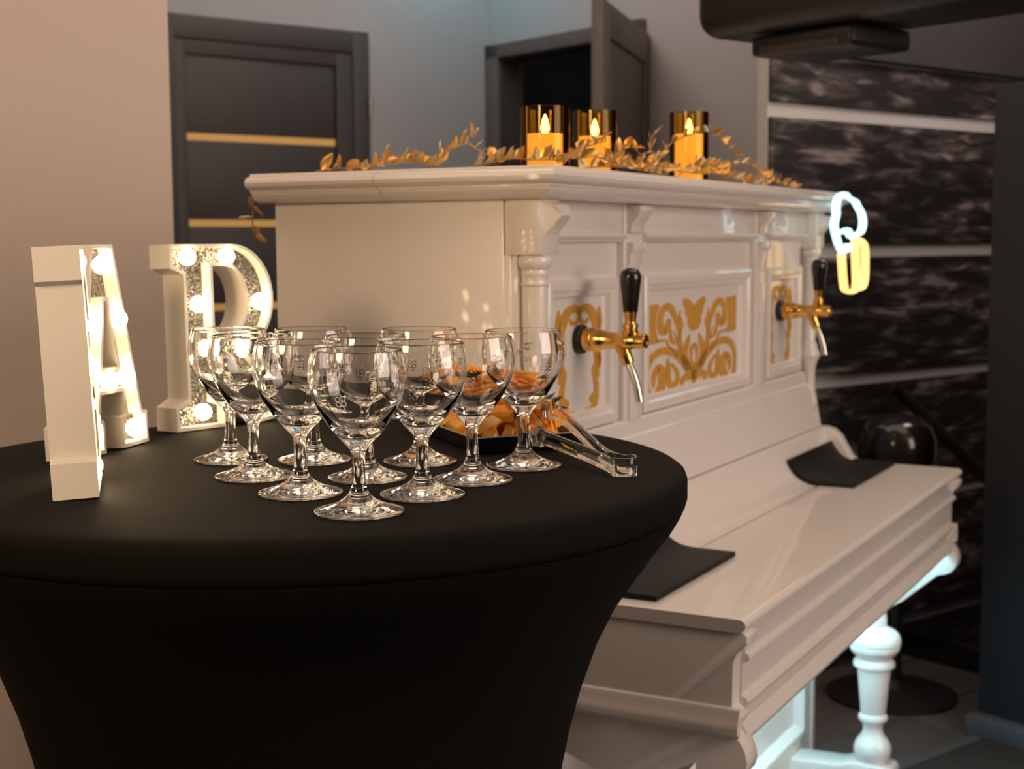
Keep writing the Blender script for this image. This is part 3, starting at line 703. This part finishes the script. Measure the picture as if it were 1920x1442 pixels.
# ------------------------------------------------------------------ marquee letters
def offset_poly(pts, d):
    """inset (d>0 shrinks a CCW polygon)"""
    n = len(pts); out = []
    for i in range(n):
        a, b, c = Vector(pts[i - 1]), Vector(pts[i]), Vector(pts[(i + 1) % n])
        e1 = (b - a).normalized(); e2 = (c - b).normalized()
        n1 = Vector((-e1.y, e1.x)); n2 = Vector((-e2.y, e2.x))
        m = n1 + n2
        m = m.normalized() if m.length > 1e-6 else n1
        k = max(0.35, m.dot(n1))
        out.append(tuple(b + m * d / k))
    return out
def area2(p): return sum(p[i - 1][0] * p[i][1] - p[i][0] * p[i - 1][1] for i in range(len(p)))
def ccw(p): return p if area2(p) > 0 else list(reversed(p))
def cw(p): return list(reversed(ccw(p)))
def letter(outer_, holes, bulbs, label, loc, az, tilt=0.0, T=0.042, wall=0.0045, face=0.017, proud=0.0155):
    """x = width, z = height, front at y=0, back at y=T (front faces -y)"""
    t = thing('marquee_letter', label, 'letter lamp', loc, (tilt, 0, az), 'light up letters on the table')
    loops = [ccw(outer_)] + [cw(h) for h in holes]
    ins = [offset_poly(p, wall) for p in loops]
    mb = MB()
    for p, q in zip(loops, ins):
        n = len(p)
        vs = [(a, 0.0, b) for a, b in p] + [(a, T, b) for a, b in p] + [(a, 0.0, b) for a, b in q] + [(a, T * 0.9, b) for a, b in q]
        fs = []
        for i in range(n):
            j = (i + 1) % n
            fs += [(i, j, n + j, n + i), (2 * n + i, 3 * n + i, 3 * n + j, 2 * n + j), (i, 2 * n + i, 2 * n + j, j)]
        mb.add(vs, fs)
    def plate(ls, y):
        vs = [Vector((a, b, 0)) for l in ls for a, b in l]
        tri = tessellate_polygon([[Vector((a, b, 0)) for a, b in l] for l in ls])
        mb_ = MB(); mb_.add([(v.x, y, v.y) for v in vs], [tuple(f) for f in tri]); return mb_
    pb = plate(loops, T); mb.add(pb.v, pb.f)
    mb.obj('letter_shell', LETTER, t, bevel=0.0, angle=38)
    pf = plate(ins, face)
    pf.obj('glitter_face', GLITTER, t, smooth=False)
    for x, z in bulbs:
        b = MB().lathe([(0.0, -0.011), (0.004, -0.0102), (0.0078, -0.0078), (0.0102, -0.004), (0.011, 0.0), (0.0102, 0.004), (0.0078, 0.0078), (0.004, 0.0102), (0.0, 0.011)], 16, (x, face - proud, z), caps=False)
        b.obj('bulb', BULB, t, angle=80)
    return t
def arc(cx_, cz, rx, rz, a0, a1, n=14): return [(cx_ + rx * cos(math.radians(a0 + (a1 - a0) * k / n)), cz + rz * sin(math.radians(a0 + (a1 - a0) * k / n))) for k in range(n + 1)]
HL = 0.236
# R: width .152
RW = 1.06
R_out = [(0.0, 0.0), (0.077, 0.0), (0.077, 0.030), (0.062, 0.036), (0.062, 0.088), (0.072, 0.088)] + [(0.084, 0.078), (0.094, 0.050)] + arc(0.128, 0.026, 0.034, 0.026, 200, 275, 6) + [(0.158, 0.004), (0.160, 0.026), (0.150, 0.030), (0.143, 0.042), (0.134, 0.070), (0.120, 0.092)] + \
        arc(0.093, 0.165, 0.063, 0.071, -62, 90, 16) + [(0.0, HL), (0.0, 0.206), (0.018, 0.198), (0.018, 0.040), (0.0, 0.030)]
R_hole = [(0.062, 0.118)] + arc(0.080, 0.163, 0.032, 0.045, -88, 88, 12) + [(0.062, 0.208)]
Rb = [(0.026, 0.220), (0.085, 0.220), (0.040, 0.160), (0.040, 0.104), (0.134, 0.160), (0.040, 0.022), (0.104, 0.098), (0.132, 0.032)]
RL_az = math.atan2(0.77, 0.64)
letter([(x * RW, z) for x, z in R_out], [[(x * RW, z) for x, z in R_hole]], [(x * RW, z) for x, z in Rb], 'white light up letter R with silver glitter face, behind the glasses', (-0.4215, 1.796, TZ + 0.0012), RL_az - 0.0, tilt=-0.026)
# A: width .155
A_out = [(0.0, 0.0), (0.058, 0.0), (0.058, 0.036), (0.050, 0.040), (0.055, 0.066), (0.105, 0.066), (0.110, 0.040), (0.098, 0.036), (0.098, 0.0), (0.160, 0.0), (0.160, 0.038), (0.148, 0.040), (0.104, HL), (0.055, HL), (0.012, 0.040), (0.0, 0.036)]
A_hole = [(0.062, 0.096), (0.098, 0.096), (0.083, 0.172), (0.077, 0.172)]
Ab = [(0.080, 0.213), (0.050, 0.150), (0.108, 0.150), (0.078, 0.081), (0.042, 0.088), (0.118, 0.081), (0.029, 0.020), (0.130, 0.020)]
letter(A_out, [A_hole], Ab, 'white light up letter A between the letters B and R', (-0.4735, 1.560, TZ + 0.0018), math.atan2(0.974, 0.225), tilt=-0.042)
# B: width .13, seen along its spine
B_out = [(0.0, 0.0), (0.088, 0.0)] + arc(0.088, 0.062, 0.046, 0.062, -90, 70, 12) + arc(0.082, 0.175, 0.044, 0.061, -60, 90, 12) + [(0.0, HL), (0.0, 0.204), (0.0085, 0.200), (0.0085, 0.038), (0.0, 0.034)]
B_h1 = [(0.050, 0.034)] + arc(0.076, 0.066, 0.024, 0.032, -90, 90, 10) + [(0.050, 0.098)]
B_h2 = [(0.050, 0.140)] + arc(0.072, 0.172, 0.022, 0.031, -90, 90, 10) + [(0.050, 0.203)]
Bb = [(0.028, 0.219), (0.026, 0.160), (0.026, 0.085), (0.028, 0.018), (0.080, 0.220), (0.107, 0.172), (0.085, 0.118), (0.115, 0.060), (0.082, 0.018)]
letter(B_out, [B_h1, B_h2], Bb, 'white light up letter B seen from its edge, nearest and leftmost', (-0.388, 1.333, TZ + 0.0020), math.atan2(0.97, -0.25), tilt=-0.046, proud=0.009)

# ------------------------------------------------------------------ tray of orange, mint and tongs
ta = Vector((-0.369, 0.929, 0)); tb = Vector((0.929, 0.369, 0)); T0 = Vector((-0.041, 1.601, TZ + 0.0005))
TRA, TRB = 0.250, 0.128
tray = thing('serving_tray', 'black rectangular tray heaped with orange pieces behind the glasses', 'tray', T0, (0, 0, math.atan2(tb.y, tb.x)))
e = 0.006
MB().rings([[(0.004 - o_, 0.004 - o_, z), (TRB - 0.004 + o_, 0.004 - o_, z), (TRB - 0.004 + o_, TRA - 0.004 + o_, z), (0.004 - o_, TRA - 0.004 + o_, z)] for o_, z in
            ((-0.02, 0.0), (0.0, 0.0), (0.004, 0.003), (0.009, 0.0185), (0.0065, 0.0185), (0.001, 0.005), (-0.002, 0.0035), (-0.02, 0.003))]).obj('tray_body', TRAY, tray, angle=30)
MB().tube([(-0.0035, -0.0035, 0.0187), (TRB + 0.0035, -0.0035, 0.0187), (TRB + 0.0035, TRA + 0.0035, 0.0187), (-0.0035, TRA + 0.0035, 0.0187)], 0.0009, 6, closed=True).obj('tray_rim', TRAYRIM, tray)

def wedge_meshes(rad, th, a, seed):
    """quarter slice of orange: domed flesh with segment ridges, thin rind along the arc"""
    r_ = random.Random(seed); na, nr = 9, 5
    mb = MB()
    def zt(k, j):
        t = j / nr; e = min(k, na - k) / (na / 2)
        return th / 2 * (0.62 + 0.38 * min(1, e * 2.2)) * (0.80 + 0.20 * sin(PI * min(1, t * 1.1))) * (1 + 0.10 * cos(3 * PI * k / na * 2)) + r_.uniform(-0.0008, 0.0008)
    top = []; bot = []
    for k in range(na + 1):
        for j in range(nr + 1):
            r = 0.003 + (rad * 0.95 - 0.003) * j / nr; w = a * k / na
            x, y = r * cos(w), r * sin(w); b = 0.10 * r * r / rad
            h = zt(k, j)
            top.append((x, y, b + h)); bot.append((x, y, b - h))
    m = nr + 1; n0 = len(top); fs = []
    for k in range(na):
        for j in range(nr):
            p = k * m + j
            fs += [(p, p + m, p + m + 1, p + 1), (n0 + p, n0 + p + 1, n0 + p + m + 1, n0 + p + m)]
    for k in range(na):
        p = k * m; fs.append((p, n0 + p, n0 + p + m, p + m)); p += nr; fs.append((p, p + m, n0 + p + m, n0 + p))
    for j in range(nr):
        p = j; fs.append((p, p + 1, n0 + p + 1, n0 + p)); p = na * m + j; fs.append((p, n0 + p, n0 + p + 1, p + 1))
    mb.add(top + bot, fs)
    me1 = mb.mesh('flesh', ORANGE, bevel=0, angle=75)
    pl = MB(); rr = []
    for k in range(na + 1):
        w = a * k / na; c, d = cos(w), sin(w); r0, r1 = rad * 0.945, rad
        h = zt(k, nr) + 0.0004; b = 0.10 * rad
        rr.append([(r0 * c, r0 * d, b - h), (r1 * c, r1 * d, b - h * 0.85), (r1 * c, r1 * d, b + h * 0.85), (r0 * c, r0 * d, b + h)])
    pl.rings(rr)
    me2 = pl.mesh('rind', PEEL, angle=50)
    return me1, me2
wm = [wedge_meshes(0.036, 0.015, PI / 2, 1), wedge_meshes(0.034, 0.019, PI * 0.62, 2), wedge_meshes(0.038, 0.013, PI * 0.42, 3), wedge_meshes(0.030, 0.022, PI * 0.5, 4)]
rnd = random.Random(11)
def tw(a, b, z): return T0 + tb * a + ta * b + Vector((0, 0, z))
ORD = ['first', 'second', 'third', 'fourth', 'fifth', 'sixth']
LAY = ['lowest layer', 'second layer', 'third layer', 'fourth layer', 'top layer']
for lay, (z, na, nb, mg) in enumerate(((0.012, 4, 6, 0.022), (0.027, 3, 6, 0.026), (0.042, 3, 5, 0.036), (0.056, 2, 4, 0.045), (0.069, 2, 2, 0.055))):
    for i in range(na):
        for j in range(nb):
            if lay < 3 and 0 < i < na - 1 and 1 < j < nb - 1: continue      # buried pieces
            a = mg + (TRB - 2 * mg) * (i / (na - 1)); b = mg + (TRA - 2 * mg) * (j / (nb - 1))
            a += rnd.uniform(-0.006, 0.006); b += rnd.uniform(-0.006, 0.006)
            me1, me2 = wm[rnd.randrange(4)]
            o = link('orange_slice', None, None, tw(a, b, z + rnd.uniform(-0.003, 0.003)), (rnd.uniform(-0.7, 0.7) + (0.9 if rnd.random() < 0.35 else 0), rnd.uniform(-0.5, 0.5), rnd.uniform(0, 6.28)))
            link('flesh', me1, o, loc=(-0.014, -0.014, 0)); link('rind', me2, o, loc=(-0.014, -0.014, 0))
            tag(o, 'orange wedge in the ' + LAY[lay] + ', ' + ORD[j] + ' row from tray front, ' + ORD[i] + ' from left', 'orange slice', 'orange wedges heaped on the tray')
def leaf_mesh(name, Lf, Wf, material, curl=0.15, n=6, serr=0.0, fold=0.18):
    vs = []; fs = []
    for i in range(n + 1):
        t = i / n
        w = Wf * (sin(PI * min(1, t * 1.02) ** 0.85)) ** 0.8 if 0 < i < n else 0.0006
        if serr and i % 2: w *= 1 - serr
        z = curl * Lf * t * t
        vs += [(t * Lf, -w / 2, z + fold * w), (t * Lf, 0, z), (t * Lf, w / 2, z + fold * w)]
    for i in range(n):
        k = i * 3
        fs += [(k, k + 3, k + 4, k + 1), (k + 1, k + 4, k + 5, k + 2)]
    m2 = [(x, y, z - 0.0005) for x, y, z in vs]; q = len(vs)
    fs2 = [tuple(i + q for i in reversed(f)) for f in fs]
    rim = []
    for i in range(n):
        k = i * 3
        rim += [(k, k + q, k + 3 + q, k + 3), (k + 2, k + 5, k + 5 + q, k + 2 + q)]
    return MB().add(vs + m2, fs + fs2 + rim).mesh(name, material, angle=50)
def mint(label, loc, rot, specs):
    t = thing('mint_sprig', label, 'mint', loc, rot, 'mint sprigs on the orange tray')
    for (rx, ry, rz, s) in specs:
        link('leaf', mint_me, t, (0, 0, 0), (rx, ry, rz), s)
    MB().tube([(0, 0, -0.014), (0.001, 0, -0.004), (0, 0, 0.002)], 0.0010, 6).obj('stem', MINT, t)
mint_me = leaf_mesh('leaf', 0.030, 0.018, MINT, curl=0.2, n=10, serr=0.16, fold=0.3)
mint('mint sprig standing on top of the heap of orange wedges', tw(0.022, 0.080, 0.066), (0, 0, 0), [(0.3, -0.5, 0.3, 1.0), (-0.2, -0.5, 2.6, 0.9), (0.3, -0.9, 4.2, 0.8), (0.0, -0.15, 5.3, 0.7)])
mint('mint sprig at the right end of the tray above the tongs', tw(0.112, 0.085, 0.034), (0, 0, 0), [(0.2, -0.35, -0.5, 1.25), (-0.2, -0.5, 0.6, 1.1), (0.1, -0.1, -1.1, 1.15), (0, 0.05, -0.2, 1.2)])
mint('mint sprig at the left end of the tray behind the glasses', tw(0.004, 0.205, 0.022), (0, 0, 0), [(0.2, -0.2, 2.8, 0.9), (0.0, -0.4, 1.5, 0.8)])
# tongs: two clear arms joined by a loop
tg = thing('serving_tongs', 'clear plastic serving tongs leaning from the table onto the tray', 'tongs')
def strip(path, h, th):
    """vertical strip following path (centre points), height h"""
    mb = MB(); P = [Vector(p) for p in path]; rings = []
    for i, p in enumerate(P):
        t = (P[min(i + 1, len(P) - 1)] - P[max(i - 1, 0)]).normalized()
        s = Vector((0, 0, 1)).cross(t).normalized(); u = t.cross(s).normalized()
        hh = h[i] if isinstance(h, list) else h
        rings.append([tuple(p - s * th / 2 - u * hh / 2), tuple(p + s * th / 2 - u * hh / 2), tuple(p + s * th / 2 + u * hh / 2), tuple(p - s * th / 2 + u * hh / 2)])
    return mb.rings(rings)
E_ = Vector((0.113, 1.452, TZ + 0.0105))
loop = [E_ + Vector((-0.010, -0.006, 0)), E_ + Vector((-0.004, -0.011, 0)), E_ + Vector((0.006, -0.011, 0)), E_ + Vector((0.0125, -0.004, 0)), E_ + Vector((0.0125, 0.006, 0.0005)), E_ + Vector((0.007, 0.012, 0.001)), E_ + Vector((-0.001, 0.013, 0.002))]
a1 = [Vector((0.020, 1.602, TZ + 0.021)), Vector((0.026, 1.595, TZ + 0.0235)), Vector((0.040, 1.570, TZ + 0.0215)), Vector((0.072, 1.512, TZ + 0.0165)), Vector((0.092, 1.474, TZ + 0.0125))]
a2 = [E_ + Vector((-0.016, 0.030, 0.006)), Vector((0.075, 1.548, TZ + 0.031)), Vector((0.052, 1.612, TZ + 0.046)), Vector((0.044, 1.630, TZ + 0.0475)), Vector((0.034, 1.640, TZ + 0.046))]
pth = catmull(a1 + loop + a2, 5)
n_ = len(pth)
hs = [0.016 + 0.008 * (1 if (i < n_ * 0.10 or i > n_ * 0.9) else 0) + 0.003 * (1 if 0.3 < i / n_ < 0.62 else 0) for i in range(n_)]
strip(pth, hs, 0.0028).obj('tong_arms', ACRYL, tg, bevel=0.0006, seg=2, angle=40)
for base, d in ((a1[0], Vector((0.010, -0.0085, 0))), (a2[-1], Vector((0.010, -0.010, 0)))):
    mb = MB()
    for k in range(6):
        p = base + d * (k / 5.0) + Vector((0.0, -0.0005, 0))
        mb.tube([p + Vector((0, 0, -0.0105)), p + Vector((0, 0, 0.0105))], 0.0009, 6)
    mb.obj('grip_ribs', ACRYL, tg)

# ------------------------------------------------------------------ candles on the lid
def pw(u, v, z): return PO + Vector((sin(AP), cos(AP), 0)) * u + Vector((-cos(AP), sin(AP), 0)) * v + Vector((0, 0, z))
LZ = 1.387
def candle(u, v, hg, hw, label):
    t = thing('candle', label, 'candle', pw(u, v, LZ), (0, 0, 0), 'candles in gold glass on the piano lid')
    R_ = 0.0375
    MB().lathe([(0.0, 0.0), (R_, 0.0), (R_, hg), (R_ - 0.002, hg), (R_ - 0.002, 0.004), (0.0, 0.004)], 48).obj('glass_cylinder', AMBERGLASS, t, angle=40)
    MB().lathe([(0.0, 0.005), (R_ - 0.0025, 0.005), (R_ - 0.0025, hw - 0.002), (R_ - 0.005, hw), (0.010, hw - 0.002), (0.0, hw - 0.003)], 40).obj('wax', WAX, t, angle=40)
    f = MB().lathe([(0.0, hw - 0.001), (0.0035, hw + 0.001), (0.0060, hw + 0.008), (0.0062, hw + 0.012), (0.0045, hw + 0.020), (0.0022, hw + 0.027), (0.0, hw + 0.031)], 16).obj('flame', FLAME, t, angle=80)
    MB().tube([(0, 0, hw - 0.003), (0, 0, hw + 0.004)], 0.001, 6).obj('wick', BLACKPL, t)
candle(0.083, 0.352, 0.092, 0.052, 'gold glass candle nearest the piano corner, leftmost and shortest')
candle(0.354, 0.396, 0.109, 0.066, 'middle one of the three gold glass candles on the piano')
candle(0.752, 0.382, 0.136, 0.094, 'gold glass candle standing apart at the right')

# ------------------------------------------------------------------ gold leaf garland
gar = thing('leaf_garland', 'garland of gold leaves winding over the piano lid around the candles', 'garland', PO, (0, 0, PROT))
lm = [leaf_mesh('leaf', 0.022, 0.013, GOLDLEAF, 0.25, 6), leaf_mesh('leaf', 0.019, 0.012, GOLDLEAF, -0.2, 6), leaf_mesh('leaf', 0.021, 0.009, GOLDPALE, 0.2, 6)]
rg = random.Random(5)
nleaf = 0
def vine(pts, step=0.010, lift=0.25, pale=0.15, size=1.0, side=1.0):
    global nleaf
    pp = catmull(pts, 8)
    MB().tube(pp, 0.0011, 5).obj('stem', STEMGOLD, gar)
    acc = 0; flip = 1
    for a, b in zip(pp, pp[1:]):
        acc += (b - a).length
        if acc < step: continue
        acc = 0; flip = -flip
        t = (b - a).normalized()
        s = t.cross(Vector((0, 0, 1))); s = s.normalized() if s.length > 1e-3 else Vector((1, 0, 0))
        d = (t * 0.6 + s * flip * side * rg.uniform(0.4, 1.0) + Vector((0, 0, rg.uniform(-0.1, 1.0) * 1.0 + lift))).normalized()
        if b.z + d.z * 0.02 * size < LZ + 0.002 and b.z > LZ: d.z = abs(d.z) + 0.2; d.normalize()
        q = d.to_track_quat('X', 'Z')
        q = q @ Euler((rg.uniform(-1.2, 1.2), 0, 0)).to_quaternion()
        link('leaf', lm[2] if rg.random() < pale else lm[rg.randrange(2)], gar, tuple(b), q.to_euler(), size * rg.uniform(0.8, 1.25)); nleaf += 1
Z = LZ
# rear left run along the near end
vine([(0.050, 0.755, Z + 0.006), (0.052, 0.715, Z + 0.010), (0.060, 0.67, Z + 0.010), (0.045, 0.62, Z + 0.014), (0.060, 0.57, Z + 0.016), (0.055, 0.53, Z + 0.008)], 0.0075, size=1.25)
vine([(0.075, 0.68, Z + 0.006), (0.080, 0.63, Z + 0.018), (0.070, 0.58, Z + 0.020), (0.080, 0.535, Z + 0.012)], 0.009, size=1.25)
vine([(0.050, 0.535, Z + 0.008), (0.050, 0.512, Z + 0.026), (0.050, 0.490, Z + 0.036), (0.052, 0.470, Z + 0.041), (0.055, 0.455, Z + 0.032), (0.06, 0.435, Z + 0.022), (0.07, 0.405, Z + 0.018), (0.075, 0.375, Z + 0.016)], 0.011, pale=0.6)
vine([(0.052, 0.472, Z + 0.041), (0.050, 0.462, Z + 0.050), (0.050, 0.452, Z + 0.058)], 0.008, pale=1.0)
vine([(0.055, 0.475, Z + 0.004), (0.045, 0.43, Z + 0.010), (0.03, 0.385, Z + 0.014), (0.02, 0.345, Z + 0.012), (0.03, 0.305, Z + 0.010)], 0.0085)
# front run before the candles
vine([(-0.02, 0.325, Z + 0.008), (0.05, 0.300, Z + 0.012), (0.12, 0.302, Z + 0.018), (0.18, 0.312, Z + 0.022), (0.25, 0.306, Z + 0.014), (0.33, 0.322, Z + 0.012), (0.40, 0.330, Z + 0.014), (0.47, 0.318, Z + 0.012), (0.55, 0.325, Z + 0.016),
      (0.64, 0.322, Z + 0.014), (0.73, 0.312, Z + 0.016), (0.82, 0.322, Z + 0.012), (0.90, 0.325, Z + 0.010), (0.97, 0.320, Z + 0.006)], 0.0085)
vine([(0.06, 0.310, Z + 0.006), (0.13, 0.320, Z + 0.030), (0.19, 0.322, Z + 0.042), (0.23, 0.318, Z + 0.050)], 0.011, pale=0.35)
vine([(0.25, 0.33, Z + 0.01), (0.30, 0.338, Z + 0.030), (0.37, 0.335, Z + 0.048), (0.43, 0.335, Z + 0.030), (0.48, 0.33, Z + 0.020)], 0.0105)
vine([(0.46, 0.335, Z + 0.008), (0.50, 0.335, Z + 0.040), (0.53, 0.33, Z + 0.062), (0.60, 0.328, Z + 0.080), (0.69, 0.33, Z + 0.094), (0.77, 0.33, Z + 0.090), (0.83, 0.332, Z + 0.072), (0.88, 0.335, Z + 0.060)], 0.021)
vine([(0.48, 0.34, Z + 0.006), (0.50, 0.352, Z + 0.035), (0.51, 0.36, Z + 0.060), (0.52, 0.36, Z + 0.078)], 0.012, pale=0.6)
vine([(0.60, 0.345, Z + 0.008), (0.66, 0.335, Z + 0.028), (0.72, 0.330, Z + 0.034), (0.80, 0.335, Z + 0.030), (0.87, 0.338, Z + 0.020)], 0.0095)
vine([(0.80, 0.335, Z + 0.010), (0.86, 0.33, Z + 0.034), (0.92, 0.335, Z + 0.045), (1.00, 0.335, Z + 0.040), (1.07, 0.335, Z + 0.022), (1.14, 0.332, Z + 0.014), (1.22, 0.330, Z + 0.008), (1.30, 0.33, Z + 0.008)], 0.017)
vine([(0.94, 0.33, Z + 0.006), (1.02, 0.325, Z + 0.010), (1.08, 0.33, Z + 0.008)], 0.014)
vine([(0.20, 0.345, Z + 0.006), (0.28, 0.35, Z + 0.012), (0.40, 0.36, Z + 0.016), (0.50, 0.375, Z + 0.016), (0.60, 0.37, Z + 0.012)], 0.012)
# sprig hanging behind the rear edge
vine([(0.020, 0.845, Z + 0.004), (0.012, 0.853, Z - 0.030), (0.006, 0.850, Z - 0.060), (-0.004, 0.843, Z - 0.085), (0.0, 0.838, Z - 0.105)], 0.016, lift=-0.6, pale=0.3, size=1.2)

# ------------------------------------------------------------------ neon beer glass sign at the far end
ns = thing('neon_sign', 'small neon sign of a foaming beer glass at the far end of the piano', 'neon sign', PO, (0, 0, PROT))
VN = 0.250
foam = [(1.4151, 1.2681), (1.4102, 1.2559), (1.3714, 1.2517), (1.3376, 1.2654), (1.3089, 1.2923), (1.2969, 1.3129), (1.3116, 1.3337), (1.3101, 1.3573), (1.3359, 1.3756), (1.3794, 1.3812), (1.4138, 1.372), (1.4656, 1.3665), (1.4959, 1.3532), (1.5266, 1.3397), (1.5402, 1.3179), (1.5238, 1.2958), (1.4712, 1.2879), (1.4367, 1.2849), (1.4072, 1.3001), (1.3685, 1.2954)]
gls = [(1.3605, 1.2465), (1.3681, 1.217), (1.3816, 1.180), (1.402, 1.161), (1.470, 1.157), (1.492, 1.174), (1.484, 1.22), (1.4718, 1.2785)]
hdl = [(1.5000, 1.2780), (1.540, 1.272), (1.5640, 1.253), (1.5675, 1.19), (1.548, 1.165), (1.503, 1.161)]
MB().tube(catmull([(u, VN, z) for u, z in foam], 5), 0.0050, 12, flat=2.0).obj('foam_tube', NEONW, ns)
MB().tube(catmull([(u, VN, z) for u, z in gls], 5), 0.0050, 12, flat=2.0).obj('glass_tube', NEONO, ns)
MB().tube(catmull([(u, VN, z) for u, z in hdl], 5), 0.0050, 12, flat=2.0).obj('handle_tube', NEONO, ns)
MB().box(1.40, 1.46, 0.250, 0.2665, 1.3655, 1.3705).obj('bracket', STEEL, ns)

# ------------------------------------------------------------------ far things
# leaning pole and round stool before the patterned wall
ptop = rs(-0.245, -2.31, 0.83); pbot = rs(0.33, -2.75, 0.108)
pd = (ptop - pbot)
o = thing('leaning_pole', 'thick black pole leaning against the patterned wall', 'pole')
MB().tube([pbot, pbot + pd * 0.5, ptop], 0.019, 16).obj('shaft', BLACKPL, o)
MB().lathe([(0.0, -0.012), (0.021, -0.012), (0.022, 0.0), (0.021, 0.012), (0.0, 0.012)], 16, tuple(ptop), ax=pd).obj('end_cap', RUBBER, o)
sl = rs(-0.53, -2.52, 0.0)
o = thing('round_stool', 'black round padded stool with chrome ring behind the far end of the piano', 'stool', sl)
MB().lathe([(0.0, 0.64), (0.07, 0.64), (0.098, 0.655), (0.108, 0.69), (0.106, 0.73), (0.094, 0.765), (0.065, 0.79), (0.0, 0.80)], 40).obj('seat', BLACKGL, o)
MB().tube([(0.104 * cos(2 * PI * k / 40), 0.104 * sin(2 * PI * k / 40), 0.660) for k in range(40)], 0.006, 8, closed=True).obj('chrome_ring', STEEL, o)
MB().lathe([(0.0, 0.0), (0.18, 0.0), (0.18, 0.01), (0.04, 0.03), (0.025, 0.05), (0.025, 0.642), (0.0, 0.642)], 32).obj('pedestal', BLACKPL, o)

# hanging projector
pj = thing('projector', 'black rounded projector hanging from the ceiling at top right', 'projector', (0.51, 3.30, 1.715), (0, 0, math.atan2(-RV.y, -RV.x)))
MB().box(0.0, 0.95, -0.15, 0.15, 0.0, 0.21).obj('housing', BLACKPL, pj, bevel=0.05, seg=6)
MB().box(0.13, 0.40, -0.10, 0.10, -0.048, -0.004).obj('lens_block', BLACKPL, pj, bevel=0.012, seg=3)
MB().box(0.16, 0.37, -0.103, -0.0995, -0.043, -0.030).obj('lens_window', mat('amber_tinted_lens', (0.04, 0.03, 0.02), 0.3, vary=(10, 0.2)), pj)
MB().tube([(0.45, 0, 0.2), (0.45, 0, 1.234)], 0.02, 16).obj('ceiling_pole', BLACKPL, pj)

# white gift bag on the floor
bgx = thing('paper_bag', 'white paper bag on the floor between the round table and the piano', 'bag', PO + Vector((sin(AP), cos(AP), 0)) * -0.085 + Vector((-cos(AP), sin(AP), 0)) * 0.155, (0, 0, PROT + PI / 2))
bl = MB()
ring = lambda z, k: [(-0.105, -0.04 * k, z), (0.0, -0.045 * k, z), (0.105, -0.04 * k, z), (0.105, 0.04 * k, z), (0.0, 0.045 * k, z), (-0.105, 0.04 * k, z)]
r3 = ring(0.54, 0.8); zt = [0.556, 0.50, 0.540, 0.535, 0.49, 0.551]
bl.rings([ring(0.0, 1), ring(0.20, 1.02), ring(0.42, 1.0), [(x, y, z_) for (x, y, z), z_ in zip(r3, zt)]], cap1=False)
bl.obj('bag_body', BAG, bgx, smooth=False)
